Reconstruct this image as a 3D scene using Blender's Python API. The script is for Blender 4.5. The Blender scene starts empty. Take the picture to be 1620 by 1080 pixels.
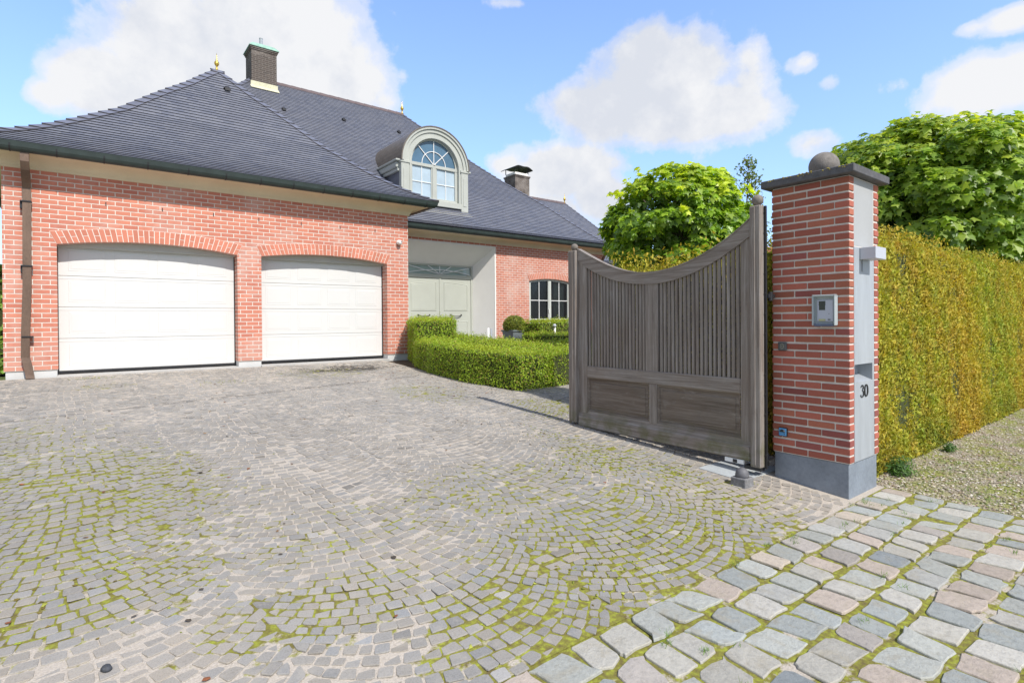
import bpy, math, random
import numpy as np
from mathutils import Vector, Matrix
random.seed(7); rng = np.random.default_rng(11)
S = bpy.context.scene
COL = S.collection
R = math.radians

# ------------------------------------------------------------------ helpers
class MB:
    """collects verts / faces / uvs, built as ONE mesh object"""
    def __init__(s): s.v=[]; s.f=[]; s.uv=[]; s.mi=[]; s.col=[]
    def poly(s, pts, uv=None, mi=0, col=None):
        n=len(s.v); s.v += [tuple(p) for p in pts]; s.f.append(tuple(range(n,n+len(pts))))
        s.uv.append(uv if uv else None); s.mi.append(mi); s.col.append(col)
    def mesh(s, verts, faces, mi=0, col=None):
        n=len(s.v); s.v += [tuple(p) for p in verts]
        for f in faces: s.f.append(tuple(n+i for i in f)); s.uv.append(None); s.mi.append(mi); s.col.append(col)
    def box(s, x0,x1,y0,y1,z0,z1, mi=0, col=None):
        v=[(x,y,z) for x in (x0,x1) for y in (y0,y1) for z in (z0,z1)]
        s.mesh(v,[(0,1,3,2),(4,6,7,5),(0,4,5,1),(2,3,7,6),(0,2,6,4),(1,5,7,3)],mi,col)
    def bbox(s, x0,x1,y0,y1,z0,z1,b=.004, mi=0, col=None):
        """box with chamfered edges"""
        v=[];f=[]
        for (x,sx) in ((x0,1),(x1,-1)):
            for (y,sy) in ((y0,1),(y1,-1)):
                for (z,sz) in ((z0,1),(z1,-1)):
                    v += [(x,y+sy*b,z+sz*b),(x+sx*b,y,z+sz*b),(x+sx*b,y+sy*b,z)]
        def c(i,j,k,a): return ((i*2+j)*2+k)*3+a
        for i in (0,1): f.append(tuple([c(i,0,0,0),c(i,0,1,0),c(i,1,1,0),c(i,1,0,0)][::1 if i==0 else -1]))
        for j in (0,1): f.append(tuple([c(0,j,0,1),c(1,j,0,1),c(1,j,1,1),c(0,j,1,1)][::1 if j==0 else -1]))
        for k in (0,1): f.append(tuple([c(0,0,k,2),c(0,1,k,2),c(1,1,k,2),c(1,0,k,2)][::1 if k==0 else -1]))
        for i in (0,1):
            for j in (0,1): f.append((c(i,j,0,0),c(i,j,1,0),c(i,j,1,1),c(i,j,0,1)))
            for k in (0,1): f.append((c(i,0,k,0),c(i,1,k,0),c(i,1,k,2),c(i,0,k,2)))
        for j in (0,1):
            for k in (0,1): f.append((c(0,j,k,1),c(1,j,k,1),c(1,j,k,2),c(0,j,k,2)))
        for i in (0,1):
            for j in (0,1):
                for k in (0,1): f.append((c(i,j,k,0),c(i,j,k,1),c(i,j,k,2)))
        s.mesh(v,f,mi,col)
    def lathe(s, c, prof, n=24, mi=0, a0=0):
        v=[];f=[]
        for (r,z) in prof:
            for i in range(n):
                a=a0+2*math.pi*i/n; v.append((c[0]+r*math.cos(a),c[1]+r*math.sin(a),c[2]+z))
        for j in range(len(prof)-1):
            for i in range(n):
                k=(i+1)%n; f.append((j*n+i,j*n+k,(j+1)*n+k,(j+1)*n+i))
        f.append(tuple(range(n))[::-1]); f.append(tuple((len(prof)-1)*n+i for i in range(n)))
        s.mesh(v,f,mi)
    def sphere(s,c,r,n=24,m=14,sz=1,mi=0):
        s.lathe(c,[(max(1e-4,r*math.sin(math.pi*j/m)),-sz*r*math.cos(math.pi*j/m)) for j in range(m+1)],n,mi)
    def tube(s, pts, rad, n=8, mi=0):
        pts=[Vector(p) for p in pts]; rings=[]
        if not hasattr(rad,'__len__'): rad=[rad]*len(pts)
        v=[];f=[]
        for i,p in enumerate(pts):
            t=(pts[min(i+1,len(pts)-1)]-pts[max(i-1,0)]).normalized()
            a=t.cross(Vector((0,0,1)) if abs(t.z)<.9 else Vector((0,1,0))).normalized(); b=t.cross(a)
            for k in range(n):
                q=2*math.pi*k/n; v.append(p+a*(rad[i]*math.cos(q))+b*(rad[i]*math.sin(q)))
        for i in range(len(pts)-1):
            for k in range(n):
                l=(k+1)%n; f.append((i*n+k,i*n+l,(i+1)*n+l,(i+1)*n+k))
        f.append(tuple(range(n))[::-1]); f.append(tuple((len(pts)-1)*n+i for i in range(n)))
        s.mesh(v,f,mi)
    def build(s, name, mats, parent=None, smooth=False, fixn=True):
        me=bpy.data.meshes.new(name); me.from_pydata(s.v,[],s.f)
        for m in (mats if isinstance(mats,(list,tuple)) else [mats]): me.materials.append(m)
        me.polygons.foreach_set('material_index',s.mi)
        if any(u is not None for u in s.uv):
            ul=me.uv_layers.new(name='UVMap'); k=0
            for fi,f in enumerate(s.f):
                u=s.uv[fi]
                for j in range(len(f)):
                    if u: ul.data[k].uv=u[j]
                    k+=1
        if any(c is not None for c in s.col):
            ca=me.color_attributes.new('Col','FLOAT_COLOR','CORNER'); arr=[]
            for fi,f in enumerate(s.f):
                c=s.col[fi] or (1,1,1)
                arr += [c[0],c[1],c[2],1]*len(f)
            ca.data.foreach_set('color',arr)
        if fixn:
            import bmesh
            bm=bmesh.new(); bm.from_mesh(me); bmesh.ops.recalc_face_normals(bm,faces=bm.faces); bm.to_mesh(me); bm.free()
        if smooth: me.polygons.foreach_set('use_smooth',[True]*len(me.polygons))
        me.update()
        o=bpy.data.objects.new(name,me); COL.objects.link(o)
        if parent is not None: o.parent=parent
        return o

def np_mesh(name, V, counts, idx, mats, col=None, mi=None, parent=None, smooth=False):
    """fast mesh from numpy: V (n,3), counts per face, flat idx, col per vertex (n,3)"""
    me=bpy.data.meshes.new(name)
    me.vertices.add(len(V)); me.vertices.foreach_set('co',np.ascontiguousarray(V,dtype=np.float32).ravel())
    me.loops.add(len(idx)); me.loops.foreach_set('vertex_index',np.ascontiguousarray(idx,dtype=np.int32))
    me.polygons.add(len(counts)); st=np.concatenate([[0],np.cumsum(counts)[:-1]]).astype(np.int32)
    me.polygons.foreach_set('loop_start',st)
    me.update(calc_edges=True); me.validate()
    for m in (mats if isinstance(mats,(list,tuple)) else [mats]): me.materials.append(m)
    if mi is not None: me.polygons.foreach_set('material_index',np.asarray(mi,dtype=np.int32))
    if col is not None:
        ca=me.color_attributes.new('Col','FLOAT_COLOR','POINT')
        ca.data.foreach_set('color',np.concatenate([col,np.ones((len(col),1))],1).astype(np.float32).ravel())
    me.polygons.foreach_set('use_smooth',np.full(len(me.polygons),bool(smooth)))
    o=bpy.data.objects.new(name,me); COL.objects.link(o)
    if parent is not None: o.parent=parent
    return o

def thing(name,label,cat,loc=(0,0,0),group=None):
    o=bpy.data.objects.new(name,None); COL.objects.link(o); o.location=loc; o.empty_display_size=.2
    o['label']=label; o['category']=cat
    if group: o['group']=group
    return o
def tag(o,label,cat,group=None,kind=None):
    o['label']=label; o['category']=cat
    if group: o['group']=group
    if kind: o['kind']=kind
    return o
def struct(o,label=None):
    o['kind']='structure'
    if label: o['label']=label
    return o
class Rel:
    """build children in world coordinates under an Empty"""
    pass
def attach(o,root):
    o.parent=root; o.matrix_parent_inverse=Matrix.Translation(-Vector(root.location)) if root.location.length else Matrix()
    return o

# ground profile (z relative to the lens; the drive climbs to the house)
GY=[-80,0,1.78,2.4,4.7,6.5,9.4,11.7,14.5,90]; GZ=[-2.0,-1.46,-1.41,-1.345,-1.205,-1.10,-.975,-.857,-.80,-.7]
def g(y): return np.interp(y,GY,GZ)

# ------------------------------------------------------------------ materials
def nt_new(name):
    m=bpy.data.materials.new(name); m.use_nodes=True; nt=m.node_tree; nt.nodes.clear(); return m,nt
def N(nt,typ,**kw):
    n=nt.nodes.new(typ)
    for k,v in kw.items():
        if k.startswith('i_'):
            key=k[2:].replace('_',' ')
            n.inputs[key].default_value=v
        else: setattr(n,k,v)
    return n
def L(nt,a,b): nt.links.new(a,b)
def ramp(nt,fac,stops,interp='LINEAR'):
    r=N(nt,'ShaderNodeValToRGB'); r.color_ramp.interpolation=interp
    e=r.color_ramp.elements
    while len(e)<len(stops): e.new(.5)
    for i,(p,c) in enumerate(stops): e[i].position=p; e[i].color=(c[0],c[1],c[2],1) if hasattr(c,'__len__') else (c,c,c,1)
    L(nt,fac,r.inputs[0]); return r.outputs[0]
def mix(nt,fac,a,b,mode='MIX'):
    m=N(nt,'ShaderNodeMix',data_type='RGBA',blend_type=mode,clamp_factor=True)
    for sock,val in ((m.inputs[0],fac),(m.inputs[6],a),(m.inputs[7],b)):
        if isinstance(val,(int,float)): sock.default_value=val if sock==m.inputs[0] else (val,val,val,1)
        elif isinstance(val,(tuple,list)): sock.default_value=(*val[:3],1)
        else: L(nt,val,sock)
    return m.outputs[2]
def math_(nt,op,a,b=None,c=None,clamp=False):
    m=N(nt,'ShaderNodeMath',operation=op,use_clamp=clamp)
    for i,v in enumerate((a,b,c)):
        if v is None: continue
        if isinstance(v,(int,float)): m.inputs[i].default_value=v
        else: L(nt,v,m.inputs[i])
    return m.outputs[0]
def noise(nt,vec,scale,detail=4,rough=.55,dist=0):
    n=N(nt,'ShaderNodeTexNoise'); n.inputs['Scale'].default_value=scale; n.inputs['Detail'].default_value=detail
    n.inputs['Roughness'].default_value=rough; n.inputs['Distortion'].default_value=dist
    if vec is not None: L(nt,vec,n.inputs['Vector'])
    return n.outputs['Fac']
def vmap(nt,vec,sc):
    m=N(nt,'ShaderNodeMapping'); m.inputs['Scale'].default_value=sc; L(nt,vec,m.inputs['Vector']); return m.outputs[0]
def finish(nt,color,rough=.7,bump=None,bstr=.3,bdist=.01,spec=.5,metal=0,transl=None,coat=0):
    b=N(nt,'ShaderNodeBsdfPrincipled'); o=N(nt,'ShaderNodeOutputMaterial')
    for sock,val in ((b.inputs['Base Color'],color),(b.inputs['Roughness'],rough)):
        if isinstance(val,(int,float)): sock.default_value=val
        elif isinstance(val,(tuple,list)): sock.default_value=(*val[:3],1)
        else: L(nt,val,sock)
    b.inputs['Specular IOR Level'].default_value=spec; b.inputs['Metallic'].default_value=metal
    b.inputs['Coat Weight'].default_value=coat
    if bump is not None:
        bp=N(nt,'ShaderNodeBump'); bp.inputs['Strength'].default_value=bstr; bp.inputs['Distance'].default_value=bdist
        L(nt,bump,bp.inputs['Height']); L(nt,bp.outputs[0],b.inputs['Normal'])
    out=b.outputs[0]
    if transl is not None:
        t=N(nt,'ShaderNodeBsdfTranslucent')
        if isinstance(transl[0],(tuple,list)): t.inputs[0].default_value=(*transl[0],1)
        else: L(nt,transl[0],t.inputs[0])
        ms=N(nt,'ShaderNodeMixShader'); ms.inputs[0].default_value=transl[1]
        L(nt,out,ms.inputs[1]); L(nt,t.outputs[0],ms.inputs[2]); out=ms.outputs[0]
    L(nt,out,o.inputs[0])
def plain(name,c,rough=.6,var=.12,scale=6,bs=.15,metal=0,spec=.5,bd=.003,stretch=(1,1,1),fine=60):
    m,nt=nt_new(name); tc=N(nt,'ShaderNodeTexCoord').outputs['Object']; v=vmap(nt,tc,stretch)
    a=noise(nt,v,scale,5); f=noise(nt,v,fine,4)
    k=math_(nt,'ADD',math_(nt,'MULTIPLY',a,.65),math_(nt,'MULTIPLY',f,.35))
    col=ramp(nt,k,[(.3,[x*(1-var) for x in c]),(.7,[min(1,x*(1+var)) for x in c])])
    finish(nt,col,rough,f,bs,bd,spec,metal); return m

def brick_mat(name,c1,c2,mortar,bw=.218,rh=.077,ms=.0055,dirt=.25):
    m,nt=nt_new(name); uv=N(nt,'ShaderNodeTexCoord').outputs['UV']
    jit=noise(nt,uv,30,2); 
    b=N(nt,'ShaderNodeTexBrick',offset=.5); L(nt,uv,b.inputs['Vector'])
    for k,v in (('Scale',1),('Mortar Size',ms),('Mortar Smooth',.18),('Bias',0),('Brick Width',bw),('Row Height',rh)): b.inputs[k].default_value=v
    b.inputs['Color1'].default_value=(*c1,1); b.inputs['Color2'].default_value=(*c2,1); b.inputs['Mortar'].default_value=(*mortar,1)
    pos=N(nt,'ShaderNodeTexCoord').outputs['Object']
    n1=noise(nt,pos,1.3,5); n2=noise(nt,pos,90,5,.7); n3=noise(nt,pos,14,3)
    col=mix(nt,ramp(nt,n2,[(.35,0),(.7,.4)]),b.outputs['Color'],mix(nt,.35,b.outputs['Color'],(.62,.5,.42)))
    col=mix(nt,ramp(nt,n3,[(.35,dirt),(.65,0)]),col,mix(nt,.45,col,(.18,.12,.10)))
    strk=noise(nt,vmap(nt,pos,(1,1,.12)),5,5,.7)
    col=mix(nt,ramp(nt,n1,[(.48,0),(.74,.34)]),col,(.74,.67,.6))
    col=mix(nt,ramp(nt,strk,[(.55,0),(.78,.2)]),col,mix(nt,1,col,(.6,.55,.53),'MULTIPLY'))
    sxz=N(nt,'ShaderNodeSeparateXYZ'); L(nt,pos,sxz.inputs[0]); lowz=math_(nt,'MULTIPLY',math_(nt,'SUBTRACT',-.35,sxz.outputs[2]),1.6,clamp=True)
    col=mix(nt,math_(nt,'MULTIPLY',lowz,ramp(nt,n3,[(.4,0),(.7,.45)])),col,(.42,.33,.27))
    h=math_(nt,'ADD',math_(nt,'MULTIPLY',b.outputs['Fac'],-1),math_(nt,'MULTIPLY',n2,.35))
    finish(nt,col,.85,h,.9,.006,.3); return m
M={}
M['brick']=brick_mat('red_brick',(.66,.235,.150),(.53,.165,.108),(.77,.71,.63),ms=.0072)
M['dark_brick']=brick_mat('dark_chimney_brick',(.075,.062,.055),(.052,.045,.042),(.26,.24,.21),.21,.065)
def col_mat(name,rough=.8,bump=.5,bscale=45,speck=.35,bd=.004,transl=None,spec=.4,dirtc=None):
    m,nt=nt_new(name); c=N(nt,'ShaderNodeVertexColor',layer_name='Col').outputs[0]
    pos=N(nt,'ShaderNodeTexCoord').outputs['Object']
    n=noise(nt,pos,bscale,7,.72); n2=noise(nt,pos,bscale*4.5,5,.8)
    k=math_(nt,'ADD',math_(nt,'MULTIPLY',n,.6),math_(nt,'MULTIPLY',n2,.4))
    f=ramp(nt,k,[(.36,1-speck*1.3),(.5,1-speck*.35),(.64,1)])
    col=mix(nt,1,c,f,'MULTIPLY')
    if dirtc: col=mix(nt,ramp(nt,noise(nt,pos,9,5,.7,.4),[(.52,0),(.68,dirtc[1])]),col,dirtc[0])
    tr=None
    if transl: tr=(mix(nt,1,c,(1.6,1.7,.7),'MULTIPLY'),transl)
    finish(nt,col,rough,n,bump,bd,spec,transl=tr); return m
M['pillar_brick']=col_mat('pillar_brick_clay',.85,.5,120,.22,.002)
M['voussoir']=col_mat('arch_brick_clay',.85,.4,60,.15,.002)
M['mortar']=plain('grey_mortar',(.66,.62,.56),.95,.15,12,.4,fine=160)
M['mortar_light']=plain('light_mortar',(.78,.73,.65),.95,.1,12,.4,fine=160)
M['bluestone']=plain('bluestone',(.22,.255,.30),.6,.3,3.5,.25,fine=45)
M['plinth']=plain('pale_stone_plinth',(.60,.60,.585),.8,.1,4,.2)
M['cap']=plain('dark_weathered_stone',(.10,.10,.105),.8,.4,16,.5,fine=90)
M['ballstone']=plain('rough_grey_stone',(.21,.19,.17),.9,.35,22,.6,bd=.004,fine=110)
M['panel']=plain('pale_grey_stone_panel',(.40,.41,.41),.7,.07,3,.08)
M['zinc']=plain('grey_metal_front',(.37,.40,.43),.42,.14,7,.06,spec=.5,stretch=(1,1,.12))
M['cream']=plain('cream_render_cove',(.72,.61,.43),.85,.1,2,.12)
M['cream_light']=plain('ivory_plaster',(.84,.82,.77),.85,.05,2,.08)
M['sage']=plain('grey_green_paint',(.46,.475,.41),.5,.05,3,.05)
M['sage_dark']=plain('grey_green_paint_weathered',(.46,.475,.43),.55,.08,3,.06)
M['white']=plain('white_painted_steel',(.68,.675,.65),.45,.02,1.5,.03,fine=200)
M['white_pvc']=plain('white_glazing_bar',(.82,.82,.8),.4,.02)
M['gutter']=plain('dark_green_gutter',(.030,.044,.040),.45,.35,5,.1)
M['copper']=plain('brown_copper_pipe',(.15,.098,.068),.5,.4,3,.15,metal=.3,stretch=(1,1,.4))
M['patina']=plain('green_copper_patina',(.30,.50,.40),.7,.3,9,.2)
M['lead']=plain('pale_yellow_lead_flashing',(.62,.60,.42),.7,.2,9,.2)
M['gold']=plain('gilded_metal',(.85,.55,.12),.28,.1,9,.05,metal=.9)
M['black']=plain('black_metal',(.018,.018,.02),.45,.3,9,.1)
M['rubber']=plain('black_rubber',(.02,.02,.022),.8)
M['zincroof']=plain('brown_zinc_sheet',(.17,.145,.12),.45,.3,6,.15,metal=.2)
M['curtain']=plain('pale_curtain',(.42,.44,.37),.9,.12,7)
M['room']=plain('dark_interior',(.035,.03,.027),.9)
M['moss']=plain('yellow_lichen',(.45,.36,.06),.9,.3,30,.4)
M['blue']=plain('blue_plastic_lens',(.10,.33,.62),.25,.05)
M['lampglass']=plain('pale_lamp_housing',(.50,.52,.57),.4,.03)

def slate_mat():
    m,nt=nt_new('blue_grey_slate'); uv=N(nt,'ShaderNodeTexCoord').outputs['UV']; pos=N(nt,'ShaderNodeTexCoord').outputs['Object']
    b=N(nt,'ShaderNodeTexBrick',offset=.5); L(nt,uv,b.inputs['Vector'])
    for k,v in (('Scale',1),('Mortar Size',.0013),('Mortar Smooth',.1),('Bias',-.2),('Brick Width',.205),('Row Height',.12)): b.inputs[k].default_value=v
    b.inputs['Color1'].default_value=(.168,.175,.208,1); b.inputs['Color2'].default_value=(.110,.120,.158,1); b.inputs['Mortar'].default_value=(.08,.085,.105,1)
    n1=noise(nt,pos,.8,4); n2=noise(nt,pos,40,4); n3=noise(nt,vmap(nt,pos,(1,1,.5)),5,6,.7)
    col=mix(nt,ramp(nt,n1,[(.4,0),(.65,.30)]),b.outputs['Color'],(.17,.17,.19))
    col=mix(nt,ramp(nt,n3,[(.45,0),(.75,.30)]),col,(.20,.205,.235))
    h=math_(nt,'ADD',math_(nt,'MULTIPLY',b.outputs['Fac'],-1),math_(nt,'MULTIPLY',n2,.4))
    col=mix(nt,ramp(nt,noise(nt,pos,26,4,.6),[(.66,0),(.74,.55)]),col,(.34,.33,.27))
    finish(nt,col,ramp(nt,n3,[(.3,.42),(.7,.62)]),h,.5,.005,.5); return m
M['slate']=slate_mat(); M['slate_edge_shade']=plain('slate_edge_gap_shade',(.035,.032,.034),.9)  # near-black edge colour paints the shadow gap below each slate course
M['slate_cap']=plain('slate_hip_tile',(.15,.16,.21),.5,.25,5,.2)
M['ridge']=plain('brown_ridge_tile',(.13,.095,.095),.7,.2,5)
def wood_mat(name,axis,dk=1):
    m,nt=nt_new(name); pos=N(nt,'ShaderNodeTexCoord').outputs['Object']
    s={'z':(1,1,.035),'y':(1,.035,1)}[axis]; v=vmap(nt,pos,s)
    n=noise(nt,v,70,6,.7,.6); n2=noise(nt,v,16,4,.6,1.5); n3=noise(nt,pos,2.2,4)
    k=math_(nt,'ADD',math_(nt,'MULTIPLY',n,.5),math_(nt,'MULTIPLY',n2,.5))
    col=ramp(nt,k,[(.32,(.125,.100,.083)),(.48,(.235,.205,.18)),(.65,(.38,.35,.32))])
    if dk!=1: col=mix(nt,1,col,(dk*1.06,dk,dk*.92),'MULTIPLY')
    col=mix(nt,ramp(nt,n3,[(.4,0),(.7,.5)]),col,mix(nt,.5,col,(.20,.13,.085)))
    wear=noise(nt,vmap(nt,pos,(1,.3,1) if axis=='y' else (1,1,.3)),7,6,.75,.5)
    col=mix(nt,ramp(nt,wear,[(.56,0),(.74,.4)]),col,(.42,.40,.37)); col=mix(nt,ramp(nt,wear,[(.28,.35),(.42,0)]),col,(.07,.055,.045))
    sx=N(nt,'ShaderNodeSeparateXYZ'); L(nt,pos,sx.inputs[0])
    low=math_(nt,'MULTIPLY',math_(nt,'SUBTRACT',-.95,sx.outputs[2]),3.2,clamp=True)
    low=math_(nt,'MULTIPLY',low,ramp(nt,noise(nt,pos,6,4),[(.42,0),(.62,1)]))
    col=mix(nt,low,col,(.11,.115,.035))
    finish(nt,col,.75,n,.5,.004,.4); return m
M['woodz']=wood_mat('weathered_grey_oak_upright','z'); M['woody']=wood_mat('weathered_grey_oak_rail','y')

def glass(name,c,rough=.03,base=.0):
    m,nt=nt_new(name); b=N(nt,'ShaderNodeBsdfPrincipled'); o=N(nt,'ShaderNodeOutputMaterial')
    pos=N(nt,'ShaderNodeTexCoord').outputs['Object']; n=noise(nt,pos,2,2)
    L(nt,ramp(nt,n,[(.3,[x*.8 for x in c]),(.7,c)]),b.inputs['Base Color']); b.inputs['Roughness'].default_value=rough
    b.inputs['IOR'].default_value=1.5; b.inputs['Specular IOR Level'].default_value=.9
    L(nt,b.outputs[0],o.inputs[0]); return m
M['glass_sky']=glass('reflecting_glass',(.10,.20,.30)); M['glass_pale']=glass('glass_over_white_blind',(.50,.62,.70))
def clear_glass(name):
    m,nt=nt_new(name); o=N(nt,'ShaderNodeOutputMaterial'); t=N(nt,'ShaderNodeBsdfTransparent'); gl=N(nt,'ShaderNodeBsdfGlossy')
    gl.inputs['Roughness'].default_value=.02; fr=N(nt,'ShaderNodeFresnel'); fr.inputs[0].default_value=1.5
    t.inputs[0].default_value=(.80,.85,.83,1)
    ms=N(nt,'ShaderNodeMixShader'); L(nt,math_(nt,'MULTIPLY',fr.outputs[0],1.3,clamp=True),ms.inputs[0]); L(nt,t.outputs[0],ms.inputs[1]); L(nt,gl.outputs[0],ms.inputs[2]); L(nt,ms.outputs[0],o.inputs[0]); return m
M['clear']=clear_glass('clear_pane')

def leaf_mat(name,transl=.35,rough=.5,spec=.35):
    m,nt=nt_new(name); c=N(nt,'ShaderNodeVertexColor',layer_name='Col').outputs[0]
    pos=N(nt,'ShaderNodeTexCoord').outputs['Object']
    col=mix(nt,ramp(nt,noise(nt,pos,30,3),[(.35,0),(.7,.35)]),c,mix(nt,1,c,(.55,.6,.5),'MULTIPLY'))
    finish(nt,col,rough,None,spec=spec,transl=(mix(nt,1,c,(1.7,1.7,.8),'MULTIPLY'),transl)); return m
M['leaf']=leaf_mat('maple_leaf',.4,.42,.5); M['yew']=leaf_mat('golden_yew_needles',.25,.6,.2); M['box']=leaf_mat('box_leaf',.3,.45,.35)
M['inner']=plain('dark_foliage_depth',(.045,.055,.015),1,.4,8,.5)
M['bark']=plain('grey_bark',(.13,.105,.08),.9,.35,10,.7,stretch=(1,1,.3))

# setts, cobbles, joints
M['sett']=col_mat('porphyry_sett',.9,.6,150,.34,.002,spec=.2,dirtc=((.42,.385,.33),.5))
M['cobble']=col_mat('sandstone_cobble',.88,.9,34,.26,.009,spec=.2,dirtc=((.34,.30,.22),.45))
def joint_mat():
    m,nt=nt_new('joint_sand_and_moss'); c=N(nt,'ShaderNodeVertexColor',layer_name='Col').outputs[0]
    sx=N(nt,'ShaderNodeSeparateColor'); L(nt,c,sx.inputs[0]); pos=N(nt,'ShaderNodeTexCoord').outputs['Object']
    n=noise(nt,pos,9,5,.65); nf=noise(nt,pos,120,4); nm=noise(nt,pos,35,4)
    sand=ramp(nt,nf,[(.3,(.39,.345,.29)),(.7,(.56,.50,.425))])
    moss=ramp(nt,nm,[(.3,(.15,.12,.05)),(.5,(.22,.21,.045)),(.68,(.33,.36,.05))])
    f=math_(nt,'ADD',sx.outputs[0],math_(nt,'MULTIPLY',math_(nt,'SUBTRACT',n,.5),2.2))
    f=ramp(nt,f,[(.35,0),(.55,1)])
    finish(nt,mix(nt,f,sand,moss),.95,nf,.6,.006,.15); return m
M['joint']=joint_mat()
def verge_mat():
    m,nt=nt_new('gravel_and_thin_grass'); pos=N(nt,'ShaderNodeTexCoord').outputs['Object']
    a=noise(nt,pos,3,5); f=noise(nt,pos,80,4); v=N(nt,'ShaderNodeTexVoronoi'); v.inputs['Scale'].default_value=55; L(nt,pos,v.inputs['Vector'])
    col=ramp(nt,f,[(.3,(.19,.15,.10)),(.7,(.42,.36,.28))]); col=mix(nt,ramp(nt,v.outputs['Color'],[(.2,0),(.9,.5)]),col,(.46,.42,.36))
    col=mix(nt,ramp(nt,a,[(.42,0),(.60,.85)]),col,(.26,.28,.06))
    finish(nt,col,.95,v.outputs['Distance'],.8,.01,.2); return m
M['verge']=verge_mat()
M['soil']=plain('dark_soil',(.09,.07,.05),.95,.3,5,.5)
M['grassfar']=plain('distant_grass',(.10,.13,.04),.95,.3,.6,.5)
M['concrete']=plain('pale_concrete',(.46,.45,.43),.85,.12,3,.2)
M['pebble']=col_mat('loose_pebble',.85,.2,60,.15,.002)

# ------------------------------------------------------------------ small noise in python
def vn(P,s,seed=0):
    P=np.asarray(P)*s+seed*7.31
    x,y,z=P[:,0],P[:,1],P[:,2]
    return (np.sin(x*1.7+1.3*np.sin(y*1.1+z*.7))+np.sin(y*2.3+1.1*np.sin(z*1.3+x*.9))+np.sin(z*1.9+1.2*np.sin(x*1.5+y*.5)))/3

# ------------------------------------------------------------------ THE GROUND
def sheet(name,x0,x1,y0,y1,nx,ys,dz,mat,colf=None,noise_amp=0,cut=None):
    xs=np.linspace(x0,x1,nx+1); ys=np.asarray(ys); X,Y=np.meshgrid(xs,ys); Z=g(Y)+dz
    V=np.stack([X.ravel(),Y.ravel(),Z.ravel()],1)
    if noise_amp: V[:,2]+=noise_amp*vn(V,3.1)
    i=np.arange(len(ys)-1)[:,None]*(nx+1)+np.arange(nx)[None,:]
    F=np.stack([i,i+1,i+nx+2,i+nx+1],-1).reshape(-1,4)
    if cut is not None: cm=V[F].mean(1); F=F[~cut(cm)]
    col=colf(V) if colf else None
    return np_mesh(name,V,np.full(len(F),4),F.ravel(),mat,col)
o=sheet('ground',-900,900,-300,1500,1,[-300,-80,0,1.78,2.4,4.7,6.5,9.4,11.7,14.5,90,1500],-.075,M['grassfar']); struct(o)

def blob(V,cx,cy,rx,ry): return np.clip(1.15-np.sqrt(((V[:,0]-cx)/rx)**2+((V[:,1]-cy)/ry)**2),0,1)
def mossmap(V):
    m=np.zeros(len(V))
    for (cx,cy,rx,ry,a) in [(2.9,2.3,1.6,.85,.88),(1.7,2.0,.7,.5,.9),(3.9,3.2,.6,1.3,.6),(-.1,4.8,1.2,1.9,.72),(-.2,3.3,1.0,.5,.72),(.9,2.6,.7,.35,.7),(-1.5,6.5,2,2,.62),
                            (4.1,7.3,.7,1.2,.6),(2.6,3.4,1.0,.8,.55),(3.5,10.2,1.2,.7,.5),(.2,10.3,.5,.4,.5),(1.5,3.3,1.2,.6,.4),(5.0,5.6,.6,.8,.8)]:
        m=np.maximum(m,a*np.minimum(1,1.6*blob(V,cx,cy,rx,ry)))
    return np.stack([m,m*0,m*0],1)
def sandmap(P):
    s=np.zeros(len(P))
    for (cx,cy,rx,ry,a) in [(4.05,2.2,.5,.45,1.0),(4.45,2.0,.5,.45,1.0),(3.75,2.45,.45,.4,.7),(-.1,2.62,1.0,.28,.95),(1.2,2.75,.6,.35,.6),(2.05,2.33,.35,.12,.9),(1.0,4.4,1.7,1.5,.35),(2.2,5.0,1.5,1.6,.3)]:
        s=np.maximum(s,a*np.minimum(1,1.5*blob(P,cx,cy,rx,ry)))
    return s

# stones from a list of outlines (numpy)
def stones(name,Q,ztop,cols,mat,inset,drop,tilt=.02,dome=0):
    """Q (n,k,2) outlines CCW"""
    n,k,_=Q.shape; c=Q.mean(1,keepdims=True)
    T=c+(Q-c)*(1-inset[:,None,None]) if hasattr(inset,'__len__') else c+(Q-c)*(1-inset)
    tl=rng.normal(0,tilt,(n,1,2)); 
    zt=ztop[:,None]+((T-c)*tl).sum(2)
    lv=[np.concatenate([Q,(ztop[:,None]-drop*np.ones((1,k)))[...,None]],2), np.concatenate([c+(Q-c)*(1-.25*(inset[:,None,None] if hasattr(inset,'__len__') else inset)),(ztop[:,None]+((Q-c)*tl).sum(2)-drop*.3)[...,None]],2), np.concatenate([T,zt[...,None]],2)]
    rings=3
    if dome:
        T2=c+(T-c)*.55; lv.append(np.concatenate([T2,(zt+dome)[...,None]],2)); rings=4
    V=np.stack(lv,1).reshape(-1,3)          # n,rings,k
    base=(np.arange(n)*rings*k)[:,None,None]
    i=np.arange(k); j=(i+1)%k; quads=[]
    for r_ in range(rings-1):
        quads.append(np.stack([r_*k+i,r_*k+j,(r_+1)*k+j,(r_+1)*k+i],1))
    quads=np.concatenate(quads)            # (rings-1)*k,4
    Fq=(base+quads[None]).reshape(n,-1)
    top=(base[:,:,0]+(rings-1)*k+i[None])
    idx=np.concatenate([Fq,top],1).ravel()
    counts=np.tile(np.array([4]*len(quads)+[k]),n)
    col=np.repeat(cols,rings*k,axis=0)
    return np_mesh(name,V,counts,idx,mat,col)

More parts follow.
